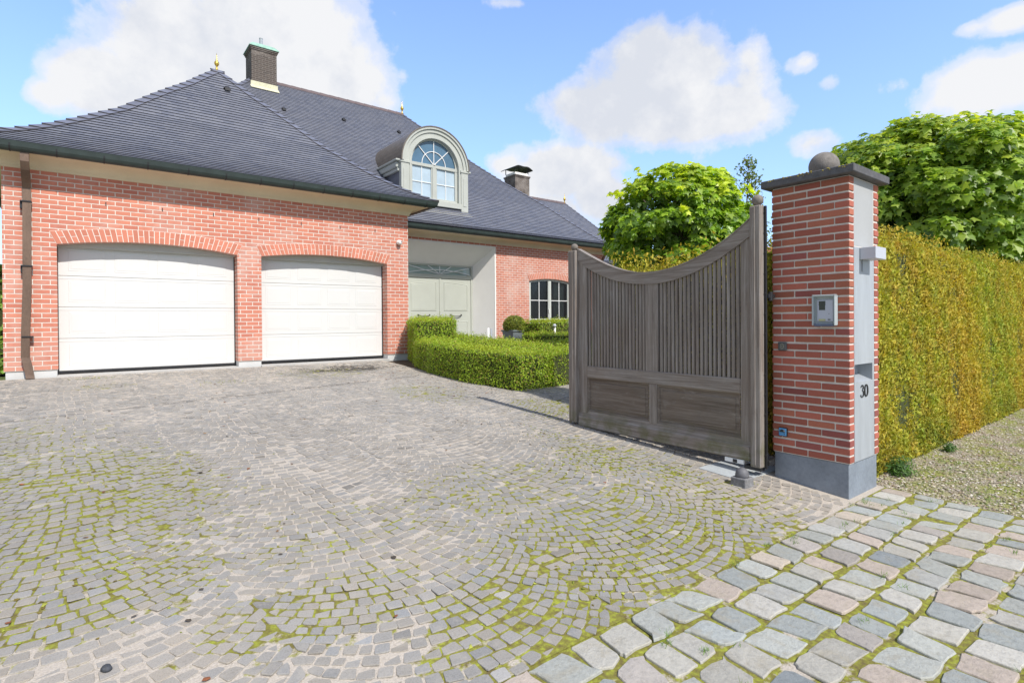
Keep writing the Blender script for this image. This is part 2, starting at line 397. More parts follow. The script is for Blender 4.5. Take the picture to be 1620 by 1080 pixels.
def octo(C,rnd):
    """quads (n,4,2)->(n,8,2) with cut, jittered corners"""
    out=[]
    for a in range(4):
        p=C[:,a]; pv=C[:,(a-1)%4]; nx=C[:,(a+1)%4]
        t=rnd.uniform(.04,.17,(len(C),1)); u=rnd.uniform(.04,.17,(len(C),1))
        out += [p+(pv-p)*t, p+(nx-p)*u]
    return np.stack(out,1)

def make_driveway():
    W=1.40; Ra=.92; p=.081; th=math.asin(W/2/Ra); quads=[]
    cols=[]; bo=rng.uniform(-.034,.034,(20,400)); bo[:,::2]=np.abs(bo[:,::2]); bo[:,1::2]=-np.abs(bo[:,1::2])
    for ci,xc in enumerate(np.arange(-6.4+W/2,9.0,W)):
        nst=20
        for k in range(0,175):
            y0=1.2+k*p
            if y0-Ra>12.2: break
            wd=(.72+.28*np.cos(np.linspace(-th,th,nst)*1.7))*rng.uniform(.86,1.14,nst); tt=-th+np.concatenate([[0],np.cumsum(wd)])/wd.sum()*2*th
            tt[0]=-th;tt[-1]=th
            for a in range(nst):
                t0,t1=tt[a],tt[a+1]; gt=.062*(t1-t0)
                ja=rng.normal(0,.0036,8); j0=.0040
                t0+=gt; t1-=gt
                pp=lambda t,e,i_: (xc+Ra*math.sin(t)-math.sin(t)*e+ja[i_],y0+Ra-Ra*math.cos(t)+math.cos(t)*e+ja[i_+1])
                q=[pp(t0,j0*math.cos(t0),0),pp(t1,j0*math.cos(t1),2),pp(t1,(p-j0)*math.cos(t1),4),pp(t0,(p-j0)*math.cos(t0),6)]
                hb=W/2-.006
                if a==0: q[0]=(xc-hb+bo[ci,k],q[0][1]); q[3]=(xc-hb+bo[ci,k],y0+Ra-Ra*math.cos(th)+p-j0)
                if a==nst-1: q[1]=(xc+hb+bo[ci+1,k],q[1][1]); q[2]=(xc+hb+bo[ci+1,k],y0+Ra-Ra*math.cos(th)+p-j0)
                quads.append(q)
    Qa=np.array(quads); F3=np.concatenate([Qa.reshape(-1,2),np.zeros((Qa.size//2,1))],1)
    Qa=Qa+np.stack([.075*vn(F3,.9,2)+.018*vn(F3,3.1,5),.07*vn(F3,.8,7)+.018*vn(F3,2.9,8)],1).reshape(Qa.shape)
    return Qa
Q=make_driveway(); ctr=Q.mean(1)
keep=(ctr[:,1]>1.765)&(ctr[:,1]<11.62)&(ctr[:,0]>-5.6)&(ctr[:,0]<7.6)
keep&=~((ctr[:,0]>4.62)&(ctr[:,1]<2.44))
keep&=~((ctr[:,0]>5.25)&(ctr[:,1]>6.9))
keep&=~((abs(ctr[:,0]-2.12)<.15)&(abs(ctr[:,1]-2.33)<.085))
Q=Q[keep]; pat=[]
for (xa,xb,ya,yb) in ((1.985,2.105,2.335,2.405),(2.12,2.25,2.335,2.405),(2.0,2.12,2.255,2.32),(2.135,2.245,2.255,2.32)): pat.append([(xa,ya),(xb,ya),(xb,yb),(xa,yb)])
Q=np.concatenate([Q,np.array(pat)]); ctr=Q.mean(1); Q8=octo(Q,rng)
n=len(Q); P3=np.concatenate([ctr,np.zeros((n,1))],1)
base=np.array([.325,.308,.280]); tint=rng.normal(0,1,(n,1))
cols=base*1.08*(1+.06*tint)+np.array([.012,.004,-.006])*rng.normal(0,1,(n,1))
lum=.06*vn(P3,1.1)[:,None]+.05*vn(P3,.45,3)[:,None]
cols=cols*(1+lum*1.5)
odd=rng.random(n); cols[odd<.02]*=.8; cols[odd>.985]*=1.3
sm=(sandmap(P3)*(.55+.45*rng.random(n)))[:,None]; cols=cols*(1-sm*.6)+np.array([.49,.43,.355])*sm*.6
# dark oil stain in front of the second door, reddish fallen-dirt zone along the box hedge
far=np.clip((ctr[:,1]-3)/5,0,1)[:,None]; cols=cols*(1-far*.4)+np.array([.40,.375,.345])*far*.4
st=np.clip(1.25-np.sqrt(((ctr[:,0]-4.1)/.85)**2+((ctr[:,1]-10.62)/.45)**2)+.35*vn(P3,5),0,1)[:,None]; cols=cols*(1-.80*np.minimum(1,st*1.6))
for (sx_,sy_,sr_) in ((2.4,4.8,.05),(1.6,4.1,.06),(3.1,4.6,.045),(2.75,3.5,.05),(2.5,6.3,.06),(.9,7.2,.05),(3.3,6.2,.04),(1.2,5.2,.05),(2.2,2.35,.04),(2.75,2.2,.05)): cols[np.hypot(ctr[:,0]-sx_,ctr[:,1]-sy_)<sr_]*=.68
ln_=(np.abs(ctr[:,1]-(8.12+.2*ctr[:,0]))<.06)&(ctr[:,0]<4.8); cols[ln_]*=.72
inset=rng.uniform(.025,.05,n)
hz=rng.normal(0,.0018,n)
o=stones('driveway',Q8,g(ctr[:,1])+hz,np.clip(cols,.02,.8),M['sett'],inset,.0055,.011)
struct(o,'driveway of small grey setts laid in overlapping arcs')
o2=sheet('driveway_joints',-6,7.7,1.74,11.66,137,np.linspace(1.74,11.66,100),-.0028,M['joint'],mossmap,.0015,lambda c:(c[:,0]>5.31)&((c[:,1]<2.44)|(c[:,1]>6.9)))
# joints deeper near the road, flush with sand farther away
struct(o2,'sand and moss filling the joints of the driveway')

def make_cobbles():
    rows=[];cols=[];W=.168
    pal=np.array([[.37,.385,.35],[.42,.40,.345],[.44,.355,.29],[.31,.34,.33],[.46,.44,.39],[.36,.32,.285],[.20,.235,.255],[.40,.40,.37],[.50,.42,.33]])
    pr=np.array([.2,.18,.09,.14,.13,.07,.05,.12,.02]); pr/=pr.sum()
    out=[]
    x=-3.2; ri=0
    # rows run along x (courses), stones long in y
    y=1.735
    while y>-4.2:
        ln=rng.uniform(.190,.215); x=-4.2+rng.uniform(0,.2)
        while x<5.25:
            w=rng.uniform(.135,.20); gp=rng.uniform(.014,.025); l=ln-rng.uniform(.015,.031); sk=rng.normal(0,.009)
            x0,x1=x,min(x+w,5.29); y1=y-rng.uniform(0,.012); y0=y1-l
            if x1-x0>.07:
                k=14; a=np.arange(k)/k*2*np.pi+math.pi/k
                e=.26; ca,sa=np.cos(a),np.sin(a); rr=1+rng.normal(0,.062,k)
                X=(x0+x1)/2+np.sign(ca)*np.abs(ca)**e*(x1-x0)/2*rr+sk*sa*3; Y=(y0+y1)/2+np.sign(sa)*np.abs(sa)**e*(y1-y0)/2*rr
                X=X+.010*math.sin(y*9)+0; out.append(np.stack([X,Y],1)); cols.append((pal[rng.choice(len(pal),p=pr)]*.72+np.array([.42,.41,.375])*.28)*rng.uniform(.98,1.28))
            x+=w+gp
        y-=ln
    return np.array(out),np.array(cols)
QC,CC=make_cobbles(); cc=QC.mean(1)
kp=~((cc[:,0]>4.66)&(cc[:,1]>1.78)); QC,CC,cc=QC[kp],CC[kp],cc[kp]
o=stones('cobblestone_road',QC,g(cc[:,1])+.002+rng.normal(0,.003,len(QC)),CC,M['cobble'],rng.uniform(.03,.06,len(QC)),.012,.018,.0008)
struct(o,'rows of large rounded cobbles along the road edge')
def mossroad(V):
    m=.5+.5*np.clip(vn(V,1.7,5),-1,1)*.6; return np.stack([m+.1,m*0,m*0],1)
o=sheet('cobblestone_joints',-4.4,5.33,-4.4,1.765,98,np.linspace(-4.4,1.765,62),-.0065,M['joint'],mossroad,.005); struct(o,'moss and earth between the large cobbles')
o=sheet('road',-40,60,-30,-4.35,4,[-30,-10,-4.35],-.03,M['concrete']); struct(o)
o=sheet('gravel_path',5.31,40,-4.35,2.8,60,np.linspace(-4.35,2.8,30),-.012,M['verge'],None,.006); struct(o,'gravel and thin grass verge beside the golden hedge')
o=sheet('garden_soil',5.3,30,2.8,14.4,1,[2.8,4.7,6.5,9.4,11.7,14.4],-.03,M['soil']); struct(o)
o=sheet('lawn',-30,-5.9,1.8,60,1,[1.8,2.4,4.7,6.5,9.4,11.7,14.5,60],-.02,M['grassfar']); struct(o)

# loose pebbles / litter on the verge
def flakes(name,n,fx,fy,size,pal,mat,zup=.006,flat=.35):
    x=fx(n); y=fy(n); P=np.stack([x,y,g(y)+zup-.012],1)
    k=5; a=np.arange(k)/k*2*np.pi; s=rng.uniform(size[0],size[1],n)
    ca=np.cos(a)[None]*(1+rng.normal(0,.25,(n,k))); sa=np.sin(a)[None]*(1+rng.normal(0,.25,(n,k)))
    rot=rng.uniform(0,6.28,n)[:,None]; el=rng.uniform(.45,1,n)[:,None]
    u=ca*s[:,None]; v=sa*s[:,None]*el; X=u*np.cos(rot)-v*np.sin(rot); Y=u*np.sin(rot)+v*np.cos(rot)
    Z=rng.normal(0,.2,(n,k))*s[:,None]
    ring=np.stack([P[:,None,0]+X,P[:,None,1]+Y,P[:,None,2]+Z*.5],2)
    topv=P+np.stack([x*0,x*0,s*flat*1.4],1)
    V=np.concatenate([ring,topv[:,None]],1).reshape(-1,3)
    i=np.arange(k); F=np.stack([i,(i+1)%k,np.full(k,k)],1); idx=((np.arange(n)*(k+1))[:,None,None]+F[None]).ravel()
    pal=np.array(pal); c=pal[rng.integers(0,len(pal),n)]*rng.uniform(.7,1.25,(n,1)); return np_mesh(name,V,np.full(n*k,3),idx,mat,np.repeat(c,k+1,0))
o=flakes('gravel',26000,lambda n:5.33+7*rng.random(n)**1.3,lambda n:-1.6+3.5*rng.random(n),(.005,.016),[(.54,.49,.41),(.38,.32,.25),(.62,.57,.5),(.28,.2,.12),(.42,.35,.24),(.3,.31,.12),(.22,.26,.08)],M['pebble'])
tag(o,'loose pale gravel and dry leaf litter below the golden hedge','gravel',kind='stuff')
def dx(n):
    return np.where(rng.random(n)<.5,4.1+1.1*rng.random(n),-3+8*rng.random(n))
def litter(n):
    x=dx(n); y=np.where(x>4.05,6.6+4.8*rng.random(n),2.2+9*rng.random(n)); return x,y
lx,ly=litter(700)
o=flakes('leaf_litter',700,lambda n:lx,lambda n:ly,(.006,.018),[(.25,.09,.04),(.16,.09,.05),(.33,.2,.1),(.1,.08,.06)],M['pebble'],.018,.15)
tag(o,'scattered reddish brown leaf crumbs on the grey setts','leaf litter',kind='stuff')
# moss creeping over the stones
def mosspatch():
    cs=[(3.75,3.55,.35,.4,520),(4.05,2.95,.15,.25,200),(3.3,3.5,.25,.25,90),(3.95,4.4,.2,.4,120),(2.6,2.1,.9,.35,260),(3.6,2.2,.6,.4,140),(-.2,3.4,.9,.6,130),(0,4.8,.9,1.4,130),(4.6,5.2,.3,.4,160),(3.4,10.6,.8,.5,160),(1.8,9.9,.6,.3,80),(.05,11.3,.3,.12,70)]
    X=[];Y=[]
    for cx,cy,rx,ry,n in cs:
        X.append(rng.normal(cx,rx*.5,n)); Y.append(rng.normal(cy,ry*.5,n))
    return np.concatenate(X),np.concatenate(Y)
mx,my=mosspatch(); ok=my>1.9; mx,my=mx[ok],my[ok]
# keep moss over joints: snap toward stone edges
from mathutils.kdtree import KDTree
kd=KDTree(n)
for i_,c_ in enumerate(ctr): kd.insert((c_[0],c_[1],0),i_)
kd.balance(); nx_=[];ny_=[]
for a_,b_ in zip(mx,my):
    (co,i_,d_)=kd.find((a_,b_,0)); v_=Vector((a_-co.x,b_-co.y)); l_=max(v_.length,.004)
    if d_<.2: v_*= .047/l_
    nx_.append(co.x+v_.x); ny_.append(co.y+v_.y)
mx=np.array(nx_); my=np.array(ny_)
o=flakes('moss',len(mx),lambda n:mx,lambda n:my,(.006,.014),[(.27,.31,.04),(.33,.35,.06),(.20,.22,.03),(.17,.13,.03)],M['pebble'],.0125,.3)
tag(o,'yellow green moss growing in the joints of the setts','moss',kind='stuff')

# ------------------------------------------------------------------ THE HOUSE
house=thing('brick_house','red brick house with blue slate hipped roofs and two white garage doors','house',(0,0,0))
GW=11.7; MW=14.4528; VB=-.738
def wall_y(mb,x0,x1,z0,z1,Y,ops,depth=.3,u0=0):
    """brick wall in a plane y=Y facing -y, with (arched) openings ops=(xa,xb,zb,zspring,rise)"""
    br=sorted(set([x0,x1]+[o[0] for o in ops]+[o[1] for o in ops]))
    def q(p,uv=None): mb.poly(p,uv or [(a[0]-u0,a[2]-VB) for a in p])
    for a,b in zip(br[:-1],br[1:]):
        op=[o for o in ops if o[0]<=a+1e-6 and o[1]>=b-1e-6]
        if not op: q([(a,Y,z0),(b,Y,z0),(b,Y,z1),(a,Y,z1)]); continue
        xa,xb,zb,zs,rise=op[0]
        if zb>z0+1e-4: q([(a,Y,z0),(b,Y,z0),(b,Y,zb),(a,Y,zb)])
        n=20 if rise>0 else 1
        arc=lambda x: zs+(rise*(1-((x-(xa+xb)/2)/((xb-xa)/2))**2) if rise else 0)
        for i in range(n):
            p,r_=a+(b-a)*i/n,a+(b-a)*(i+1)/n
            q([(p,Y,arc(p)),(r_,Y,arc(r_)),(r_,Y,z1),(p,Y,z1)])
            if depth: q([(p,Y,arc(p)),(p,Y+depth,arc(p)),(r_,Y+depth,arc(r_)),(r_,Y,arc(r_))],[(p,0),(p,depth),(r_,depth),(r_,0)])
        if depth:
            for xx,sg in ((xa,1),(xb,-1)):
                q([(xx,Y,max(zb,z0)),(xx,Y,zs),(xx,Y+depth,zs),(xx,Y+depth,max(zb,z0))],[(0.05,max(zb,z0)-VB),(0.05,zs-VB),(.05+depth,zs-VB),(.05+depth,max(zb,z0)-VB)])
def wall_x(mb,X,y0,y1,z0,z1):
    p=[(X,y0,z0),(X,y1,z0),(X,y1,z1),(X,y0,z1)]; mb.poly(p,[(a[1],a[2]-VB) for a in p])
D1=(-.37,2.33); D2=(2.765,5.45); AR=dict(zs=1.317,rise=.115)
mb=MB()
wall_y(mb,-1.03,5.985,VB,2.62,GW,[(D1[0],D1[1],-2,1.317,.115),(D2[0],D2[1],-2,1.325,.108)],.3,u0=-1.03+.03)
mb.build('garage_front_wall',M['brick'],house,fixn=False)
mb=MB(); wall_x(mb,-1.03,GW,25.9,VB,2.62); wall_x(mb,5.985,GW,MW,VB,2.62); mb.build('side_wall',M['brick'],house,fixn=False)
WN=(11.93,13.90); RC=(7.33,10.48)
mb=MB(); wall_y(mb,5.985,15.6,VB-.1,2.62,MW,[(RC[0],RC[1],-2,2.37,0),(WN[0],WN[1],-.70,1.372,.10)],0,u0=5.985)
for xx in WN: 
    p=[(xx,MW,-.7),(xx,MW,1.372),(xx,MW+.16,1.372),(xx,MW+.16,-.7)]; mb.poly(p,[(a[1],a[2]-VB) for a in p])
nn=16
for i in range(nn):
    f=lambda t: WN[0]+(WN[1]-WN[0])*t; h=lambda t: 1.372+.10*(1-(2*t-1)**2)
    a,b=i/nn,(i+1)/nn; p=[(f(a),MW,h(a)),(f(b),MW,h(b)),(f(b),MW+.16,h(b)),(f(a),MW+.16,h(a))]; mb.poly(p,[(q_[0],q_[1]) for q_ in p])
mb.build('main_front_wall',M['brick'],house,fixn=False)
mb=MB(); wall_x(mb,15.6,MW,25.9,VB-.1,2.62); p=[(-1.03,25.9,VB-.1),(15.6,25.9,VB-.1),(15.6,25.9,2.62),(-1.03,25.9,2.62)]; mb.poly(p,[(a[0],a[2]-VB) for a in p]); mb.build('rear_wall',M['brick'],house,fixn=False)
mb=MB()
for (a,b,y) in ((15.6,23.8,18.9),): p=[(a,y,VB-.1),(b,y,VB-.1),(b,y,2.62),(a,y,2.62)]; mb.poly(p,[(q_[0],q_[2]-VB) for q_ in p])
wall_x(mb,23.8,18.9,25.1,VB-.1,2.62); mb.build('wing_wall',M['brick'],house,fixn=False)
# plinth pieces
mb=MB()
for a,b in ((-1.01,D1[0]-.012),(D1[1]+.012,D2[0]-.012),(D2[1]+.012,5.965)): mb.bbox(a,b,GW+.016,GW+.30,-1.0,VB-.001,.004)
mb.box(-1.01,-.80,GW+.31,25.8,-1.0,VB-.001); mb.box(5.70,5.965,GW+.31,MW,-1.0,VB-.001); mb.build('plinth',M['plinth'],house)
mb=MB(); mb.box(D1[0]-.02,D1[1]+.02,GW-.05,GW+.5,-1.0,-.838); mb.box(D2[0]-.02,D2[1]+.02,GW-.05,GW+.5,-1.0,-.836); mb.build('threshold',M['concrete'],house)
# brick arches of individual voussoirs
def arch(x0,x1,zs,rise,Y,h,n,name,two=True,proud=.005):
    mb=MB(); c=(x0+x1)/2; hw=(x1-x0)/2; Rr=(hw*hw+rise*rise)/(2*rise); zc=zs+rise-Rr; am=math.asin(hw/Rr)
    da=2*am/n*1.02
    P=lambda r_,a: (c+r_*math.sin(a)*1.0, zc+r_*math.cos(a))
    # fan the ends out as in a real rowlock arch
    def pt(t,r_): # t -1..1
        a=t*am; s=t*.085*(r_-0)/h
        x=c+Rr*math.sin(a); z=zc+Rr*math.cos(a); lean=a*1.0+t*.26
        return (x+r_*math.sin(lean), z+r_*math.cos(lean))
    m=28
    for i in range(m):
        t0,t1=-1+2*i/m,-1+2*(i+1)/m; a,b,e,d=pt(t0,0),pt(t1,0),pt(t1,h),pt(t0,h)
        mb.poly([(a[0],Y-.002,a[1]),(b[0],Y-.002,b[1]),(e[0],Y-.002,e[1]),(d[0],Y-.002,d[1])],mi=1)
    for i in range(n):
        t0,t1=-1+2*i/n,-1+2*(i+1)/n; w=(t1-t0); gp=.075 if two else .1; t0+=w*gp; t1-=w*gp
        segs=[(.004,h-.006)] if (i%2==0 or not two) else [(.004,h/2-.006),(h/2+.006,h-.006)]
        for r0,r1 in segs:
            k=random.uniform(.85,1.1); colr=(.64*k,.235*k,.155*k)
            q=[pt(t0,r0),pt(t1,r0),pt(t1,r1),pt(t0,r1)]; f=[(a[0],Y-proud-.002,a[1]) for a in q]; bk=[(a[0],Y+.004,a[1]) for a in q]
            mb.mesh(f+bk,[(0,1,2,3),(0,4,5,1),(1,5,6,2),(2,6,7,3),(3,7,4,0)],0,colr)
    return mb.build(name,[M['voussoir'],M['mortar_light']],house)
arch(D1[0],D1[1],1.317,.115,GW,.225,36,'brick_arch'); arch(D2[0],D2[1],1.325,.108,GW,.225,35,'brick_arch'); arch(WN[0],WN[1],1.372,.10,MW,.225,27,'brick_arch',False)
# weep holes
mb=MB()
for (x,z) in ((.28,2.02),(1.1,2.02),(1.92,2.02),(2.72,2.02),(3.54,2.02),(4.36,2.02),(5.16,2.02)):
    mb=MB(); mb.box(x,x+.014,GW-.0035,GW+.01,z,z+.066); mb.build('weep_hole',M['black'],house)

# garage doors
def garage_door(x0,x1,name,zb):
    Y=GW+.27; mb=MB(); W=x1-x0
    secs=[zb,-.24,.29,.82,1.50]
    mb.box(x0-.02,x1+.02,Y+.012,Y+.05,zb,1.5)
    cw=.50*W/2.68; gap=(W-4*cw)/5.1; 
    for s_ in range(4):
        a,b=secs[s_]+.004,secs[s_+1]-.004
        mb.bbox(x0-.02,x1+.02,Y,Y+.03,a,b,.006)
        mb.box(x0-.02,x1+.02,Y-.004,Y+.001,b-.045,b-.034); 
        hh=(b-a); z0,z1=a+.085,a+.455
        for c_ in range(4):
            xa=x0+gap*1.05+c_*(cw+gap); xb=xa+cw
            def rr(i,y): return [(xa+i,y,z0+i),(xb-i,y,z0+i),(xb-i,y,z1-i),(xa+i,y,z1-i)]
            L1,L2,L3,L4=rr(0,Y-.0005),rr(.006,Y-.0045),rr(.015,Y-.002),rr(.045,Y-.0055)
            v=L1+L2+L3+L4; f=[]
            for r_ in range(3):
                for i in range(4): j=(i+1)%4; f.append((r_*4+i,r_*4+j,r_*4+4+j,r_*4+4+i))
            f.append((12,13,14,15)); mb.mesh(v,f)
    d=mb.build(name,M['white'],house)
    s=MB(); s.bbox(x0-.01,x1+.01,Y-.008,Y+.03,zb-.04,zb-.001,.006); s.box(x1-.015,x1+.004,Y-.02,Y+.02,zb,1.45); s.box(x0-.004,x0+.008,Y-.015,Y+.02,zb,1.36); s.build('rubber_seal',M['rubber'],d)
    h=MB(); h.bbox(x0,x1,Y-.10,Y-.03,1.30,1.60,.004); h.build('head_board',M['sage_dark'],d)
    return d
garage_door(D1[0],D1[1],'garage_door',-.785)['label']='wider white panelled garage door, left one'
garage_door(D2[0],D2[1],'garage_door',-.775)['label']='narrower white panelled garage door beside the entrance'

# cornice + gutter swept round the eaves
def offs(path,d):
    out=[]
    for i,p in enumerate(path):
        p=Vector(p); 
        def nrm(a,b): t=(Vector(b)-Vector(a)).normalized(); return Vector((t.y,-t.x))
        if i==0: nn_=nrm(path[0],path[1]); out.append(p+nn_*d); continue
        if i==len(path)-1: nn_=nrm(path[-2],path[-1]); out.append(p+nn_*d); continue
        a=nrm(path[i-1],path[i]); b=nrm(path[i],path[i+1]); m=(a+b); m=m/m.dot(a) if m.length>1e-6 else a
        out.append(p+m*d)
    return out
def sweep(path,prof,mat,name,close=True,parent=house,smooth=False):
    mb=MB(); rings=[[ (q.x,q.y,z) for q in offs(path,d)] for d,z in prof]; n=len(prof)
    for i in range(len(path)-1):
        for k in range(n if close else n-1):
            l=(k+1)%n; mb.poly([rings[k][i],rings[k][i+1],rings[l][i+1],rings[l][i]])
    if close:
        for e in (0,-1): mb.poly([rings[k][e] for k in range(n)])
    o=mb.build(name,mat,parent,smooth=smooth); return o
main_path=[(-1.03,25.9),(-1.03,GW),(5.985,GW),(5.985,MW),(15.6,MW),(15.6,25.9)]
cove=[(.0,2.482),(.03,2.482),(.032,2.520)]+[(.045+.30*(1-math.cos(a)),2.522+.135*math.sin(a)) for a in np.linspace(0,math.pi/2,8)]+[(.36,2.665),(.36,2.70),(0,2.70)]
sweep(main_path,cove,M['cream'],'cornice')
sweep([(15.6,18.9),(23.8,18.9),(23.8,25.1)],cove,M['cream'],'cornice')
gut=[(.34,2.775)]+[(.43+.088*math.cos(a),2.745+.105*math.sin(a)) for a in np.linspace(math.pi,2*math.pi,9)]+[(.525,2.785),(.508,2.785),(.43,2.73),(.36,2.78)]
sweep(main_path,gut,M['gutter'],'gutter'); sweep([(15.6,18.9),(23.8,18.9),(23.8,25.1)],gut,M['gutter'],'gutter')
mb=MB()
for x in (-.9,-.35,.25,.85,1.45,2.05,2.65,3.25,3.85,4.45,5.05,5.65,6.2):
    mb=MB(); mb.mesh([(a,GW-.43-.094*math.cos(t),2.745-.111*math.sin(t)) for a in (x,x+.02) for t in np.linspace(0,math.pi,9)],[(i,i+1,10+i,9+i) for i in range(8)]); mb.build('gutter_bracket',M['black'],house)
# ---- roofs with stepped courses
GP=([0,.18,.5,.8,1.13,1.47,1.75,2.07,2.4,2.85,3.3,3.57,3.9,4.035],[2.785,2.86,3.02,3.19,3.41,3.66,3.88,4.12,4.45,4.88,5.28,5.56,5.88,5.99])
MP=([0,.2,.49,.91,1.42,1.93,3.14,4.02,6.07],[2.79,2.86,2.99,3.34,3.81,4.31,5.34,6.16,8.27])
def gprof(r): return float(np.interp(r,*GP))
def mprof(r): return float(np.interp(r,*MP))
def slope(mb,eA,eB,tA,tB,prof,Rn,exposure=.104):
    eA,eB,tA,tB=[np.array(v,float) for v in (eA,eB,tA,tB)]
    # surface length
    dperp=abs(np.cross(eB-eA,tA-eA))/np.linalg.norm(eB-eA); k=dperp/Rn
    ts=np.linspace(0,1,400); zz=np.array([prof(t*Rn) for t in ts]); ll=np.concatenate([[0],np.cumsum(np.hypot(np.diff(ts)*dperp,np.diff(zz)))])
    nc=max(2,int(ll[-1]/exposure)); e=(eB-eA)/np.linalg.norm(eB-eA); nrm_=np.array([-e[1],e[0]])*np.sign(-e[1]*(tA-eA)[0]+e[0]*(tA-eA)[1])
    tt=[float(np.interp(ll[-1]*i/nc,ll,ts)) for i in range(nc+1)]
    for i in range(nc):
        t0,t1=tt[i],tt[i+1]; z0,z1=prof(t0*Rn),prof(t1*Rn)
        A0,B0=eA+(tA-eA)*t0,eB+(tB-eB)*t0; A1,B1=eA+(tA-eA)*t1,eB+(tB-eB)*t1
        lo=.0155; hi=.001; v0=i*.12+.002; v1=(i+1)*.12-.002
        U=lambda p: float(np.dot(p-eA,e))
        mb.poly([(A0[0],A0[1],z0+lo),(B0[0],B0[1],z0+lo),(B1[0],B1[1],z1+hi),(A1[0],A1[1],z1+hi)],[(U(A0),v0),(U(B0),v0),(U(B1),v1),(U(A1),v1)])
        iw=nrm_*.022
        mb.poly([(A0[0]+iw[0],A0[1]+iw[1],z0-.004),(B0[0]+iw[0],B0[1]+iw[1],z0-.004),(B0[0],B0[1],z0+lo),(A0[0],A0[1],z0+lo)],[(U(A0),v0),(U(B0),v0),(U(B0),v0+.001),(U(A0),v0+.001)],1)  # riser in the dark colour that paints the gap shadow
gx0,gx1,gy0=-1.53,6.54,11.2; AP=(2.505,14.6)
mb=MB(); slope(mb,(gx0,gy0),(gx1,gy0),AP,AP,gprof,4.035); slope(mb,(gx1,gy0),(gx1,18.4),AP,(2.505,18.4),gprof,4.035); slope(mb,(gx0,18.4),(gx0,gy0),(2.505,18.4),AP,gprof,4.035)
groof=mb.build('garage_roof',[M['slate'],M['slate_edge_shade']],house,fixn=False)
mx0,mx1,my0,my1=-1.57,16.1,13.95,26.09; RL=(4.5,20.02); RRt=(10.03,20.02)
mb=MB(); slope(mb,(mx0,my0),(mx1,my0),RL,RRt,mprof,6.07); slope(mb,(mx1,my0),(mx1,my1),RRt,RRt,mprof,6.07); slope(mb,(mx1,my1),(mx0,my1),RRt,RL,mprof,6.07); slope(mb,(mx0,my1),(mx0,my0),RL,RL,mprof,6.07)
mroof=mb.build('main_roof',[M['slate'],M['slate_edge_shade']],house,fixn=False)
mb=MB(); wprof=lambda r: float(np.interp(r,[0,.5,1.4,3.6],[2.8,3.0,3.95,6.42]))
slope(mb,(9,18.4),(24.3,18.4),(9,22),(20.7,22),wprof,3.6); slope(mb,(24.3,18.4),(24.3,25.6),(20.7,22),(20.7,22),wprof,3.6); slope(mb,(24.3,25.6),(9,25.6),(20.7,22),(9,22),wprof,3.6)
wroof=mb.build('wing_roof',[M['slate'],M['slate_edge_shade']],house,fixn=False)
def hipcaps(name,pe,pt,prof,Rn,e1,e2,parent,n,w=.13,mat=None,lift=.02):
    mb=MB(); pe,pt,e1,e2=[np.array(v,float) for v in (pe,pt,e1,e2)]
    ts=np.linspace(0,1,300); Ps=np.array([[*(pe+(pt-pe)*t),prof(t*Rn)] for t in ts]); ll=np.concatenate([[0],np.cumsum(np.linalg.norm(np.diff(Ps,axis=0),axis=1))])
    at=lambda s: np.array([np.interp(s,ll,Ps[:,k]) for k in range(3)])
    for i in range(n):
        a=at(ll[-1]*i/n); b=at(ll[-1]*(i+1.12)/n)
        for (e) in (e1,e2):
            E=np.array([e[0],e[1],0])*w; z=np.array([0,0,1.])
            v=[a+z*(lift+.03),b+z*lift,b+E+z*(lift*.5+.008),a+E+z*(lift*.5+.03),a-z*.01,a+E-z*.012,b+E-z*.012]
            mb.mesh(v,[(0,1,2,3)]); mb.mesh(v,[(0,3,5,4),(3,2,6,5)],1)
    mb.build(name,[mat or M['slate_cap'],M['slate_edge_shade']],parent,fixn=False)
hipcaps('hip_tile',(gx0,gy0),AP,gprof,4.035,(1,0),(0,1),groof,27,.17); hipcaps('hip_tile',(gx1,gy0),AP,gprof,4.035,(-1,0),(0,1),groof,27,.14)
hipcaps('hip_tile',(mx0,my0),RL,mprof,6.07,(1,0),(0,1),mroof,40); hipcaps('hip_tile',(mx1,my0),RRt,mprof,6.07,(-1,0),(0,1),mroof,42,.09)
hipcaps('hip_tile',(24.3,18.4),(20.7,22),wprof,3.6,(-1,0),(0,1),wroof,24,.1)
mb=MB()
def ridge(mb,x0,x1,y,z):
    n=int((x1-x0)/.33)
    for i in range(n):
        a=x0+(x1-x0)*i/n; b=x0+(x1-x0)*(i+1)/n
        mb.poly([(a,y-.10,z-.09),(b,y-.10,z-.09),(b,y,z+.035),(a,y,z+.045)]); mb.poly([(a,y,z+.045),(b,y,z+.035),(b,y+.10,z-.09),(a,y+.10,z-.09)])
    
ridge(mb,4.45,10.1,20.02,8.28); mb.build('ridge_tile',M['ridge'],mroof,fixn=False)
mb=MB(); ridge(mb,12,20.75,22,6.43); mb.build('ridge_tile',M['ridge'],wroof,fixn=False)
mb=MB(); 
mb.poly([(2.505-.1,14.6,5.93),(2.505,14.6,6.03),(2.505,18,6.03),(2.4,18,5.93)]); mb.poly([(2.505,14.6,6.03),(2.605,14.6,5.93),(2.605,18,5.93),(2.505,18,6.03)]); mb.build('ridge_tile',M['ridge'],groof,fixn=False)
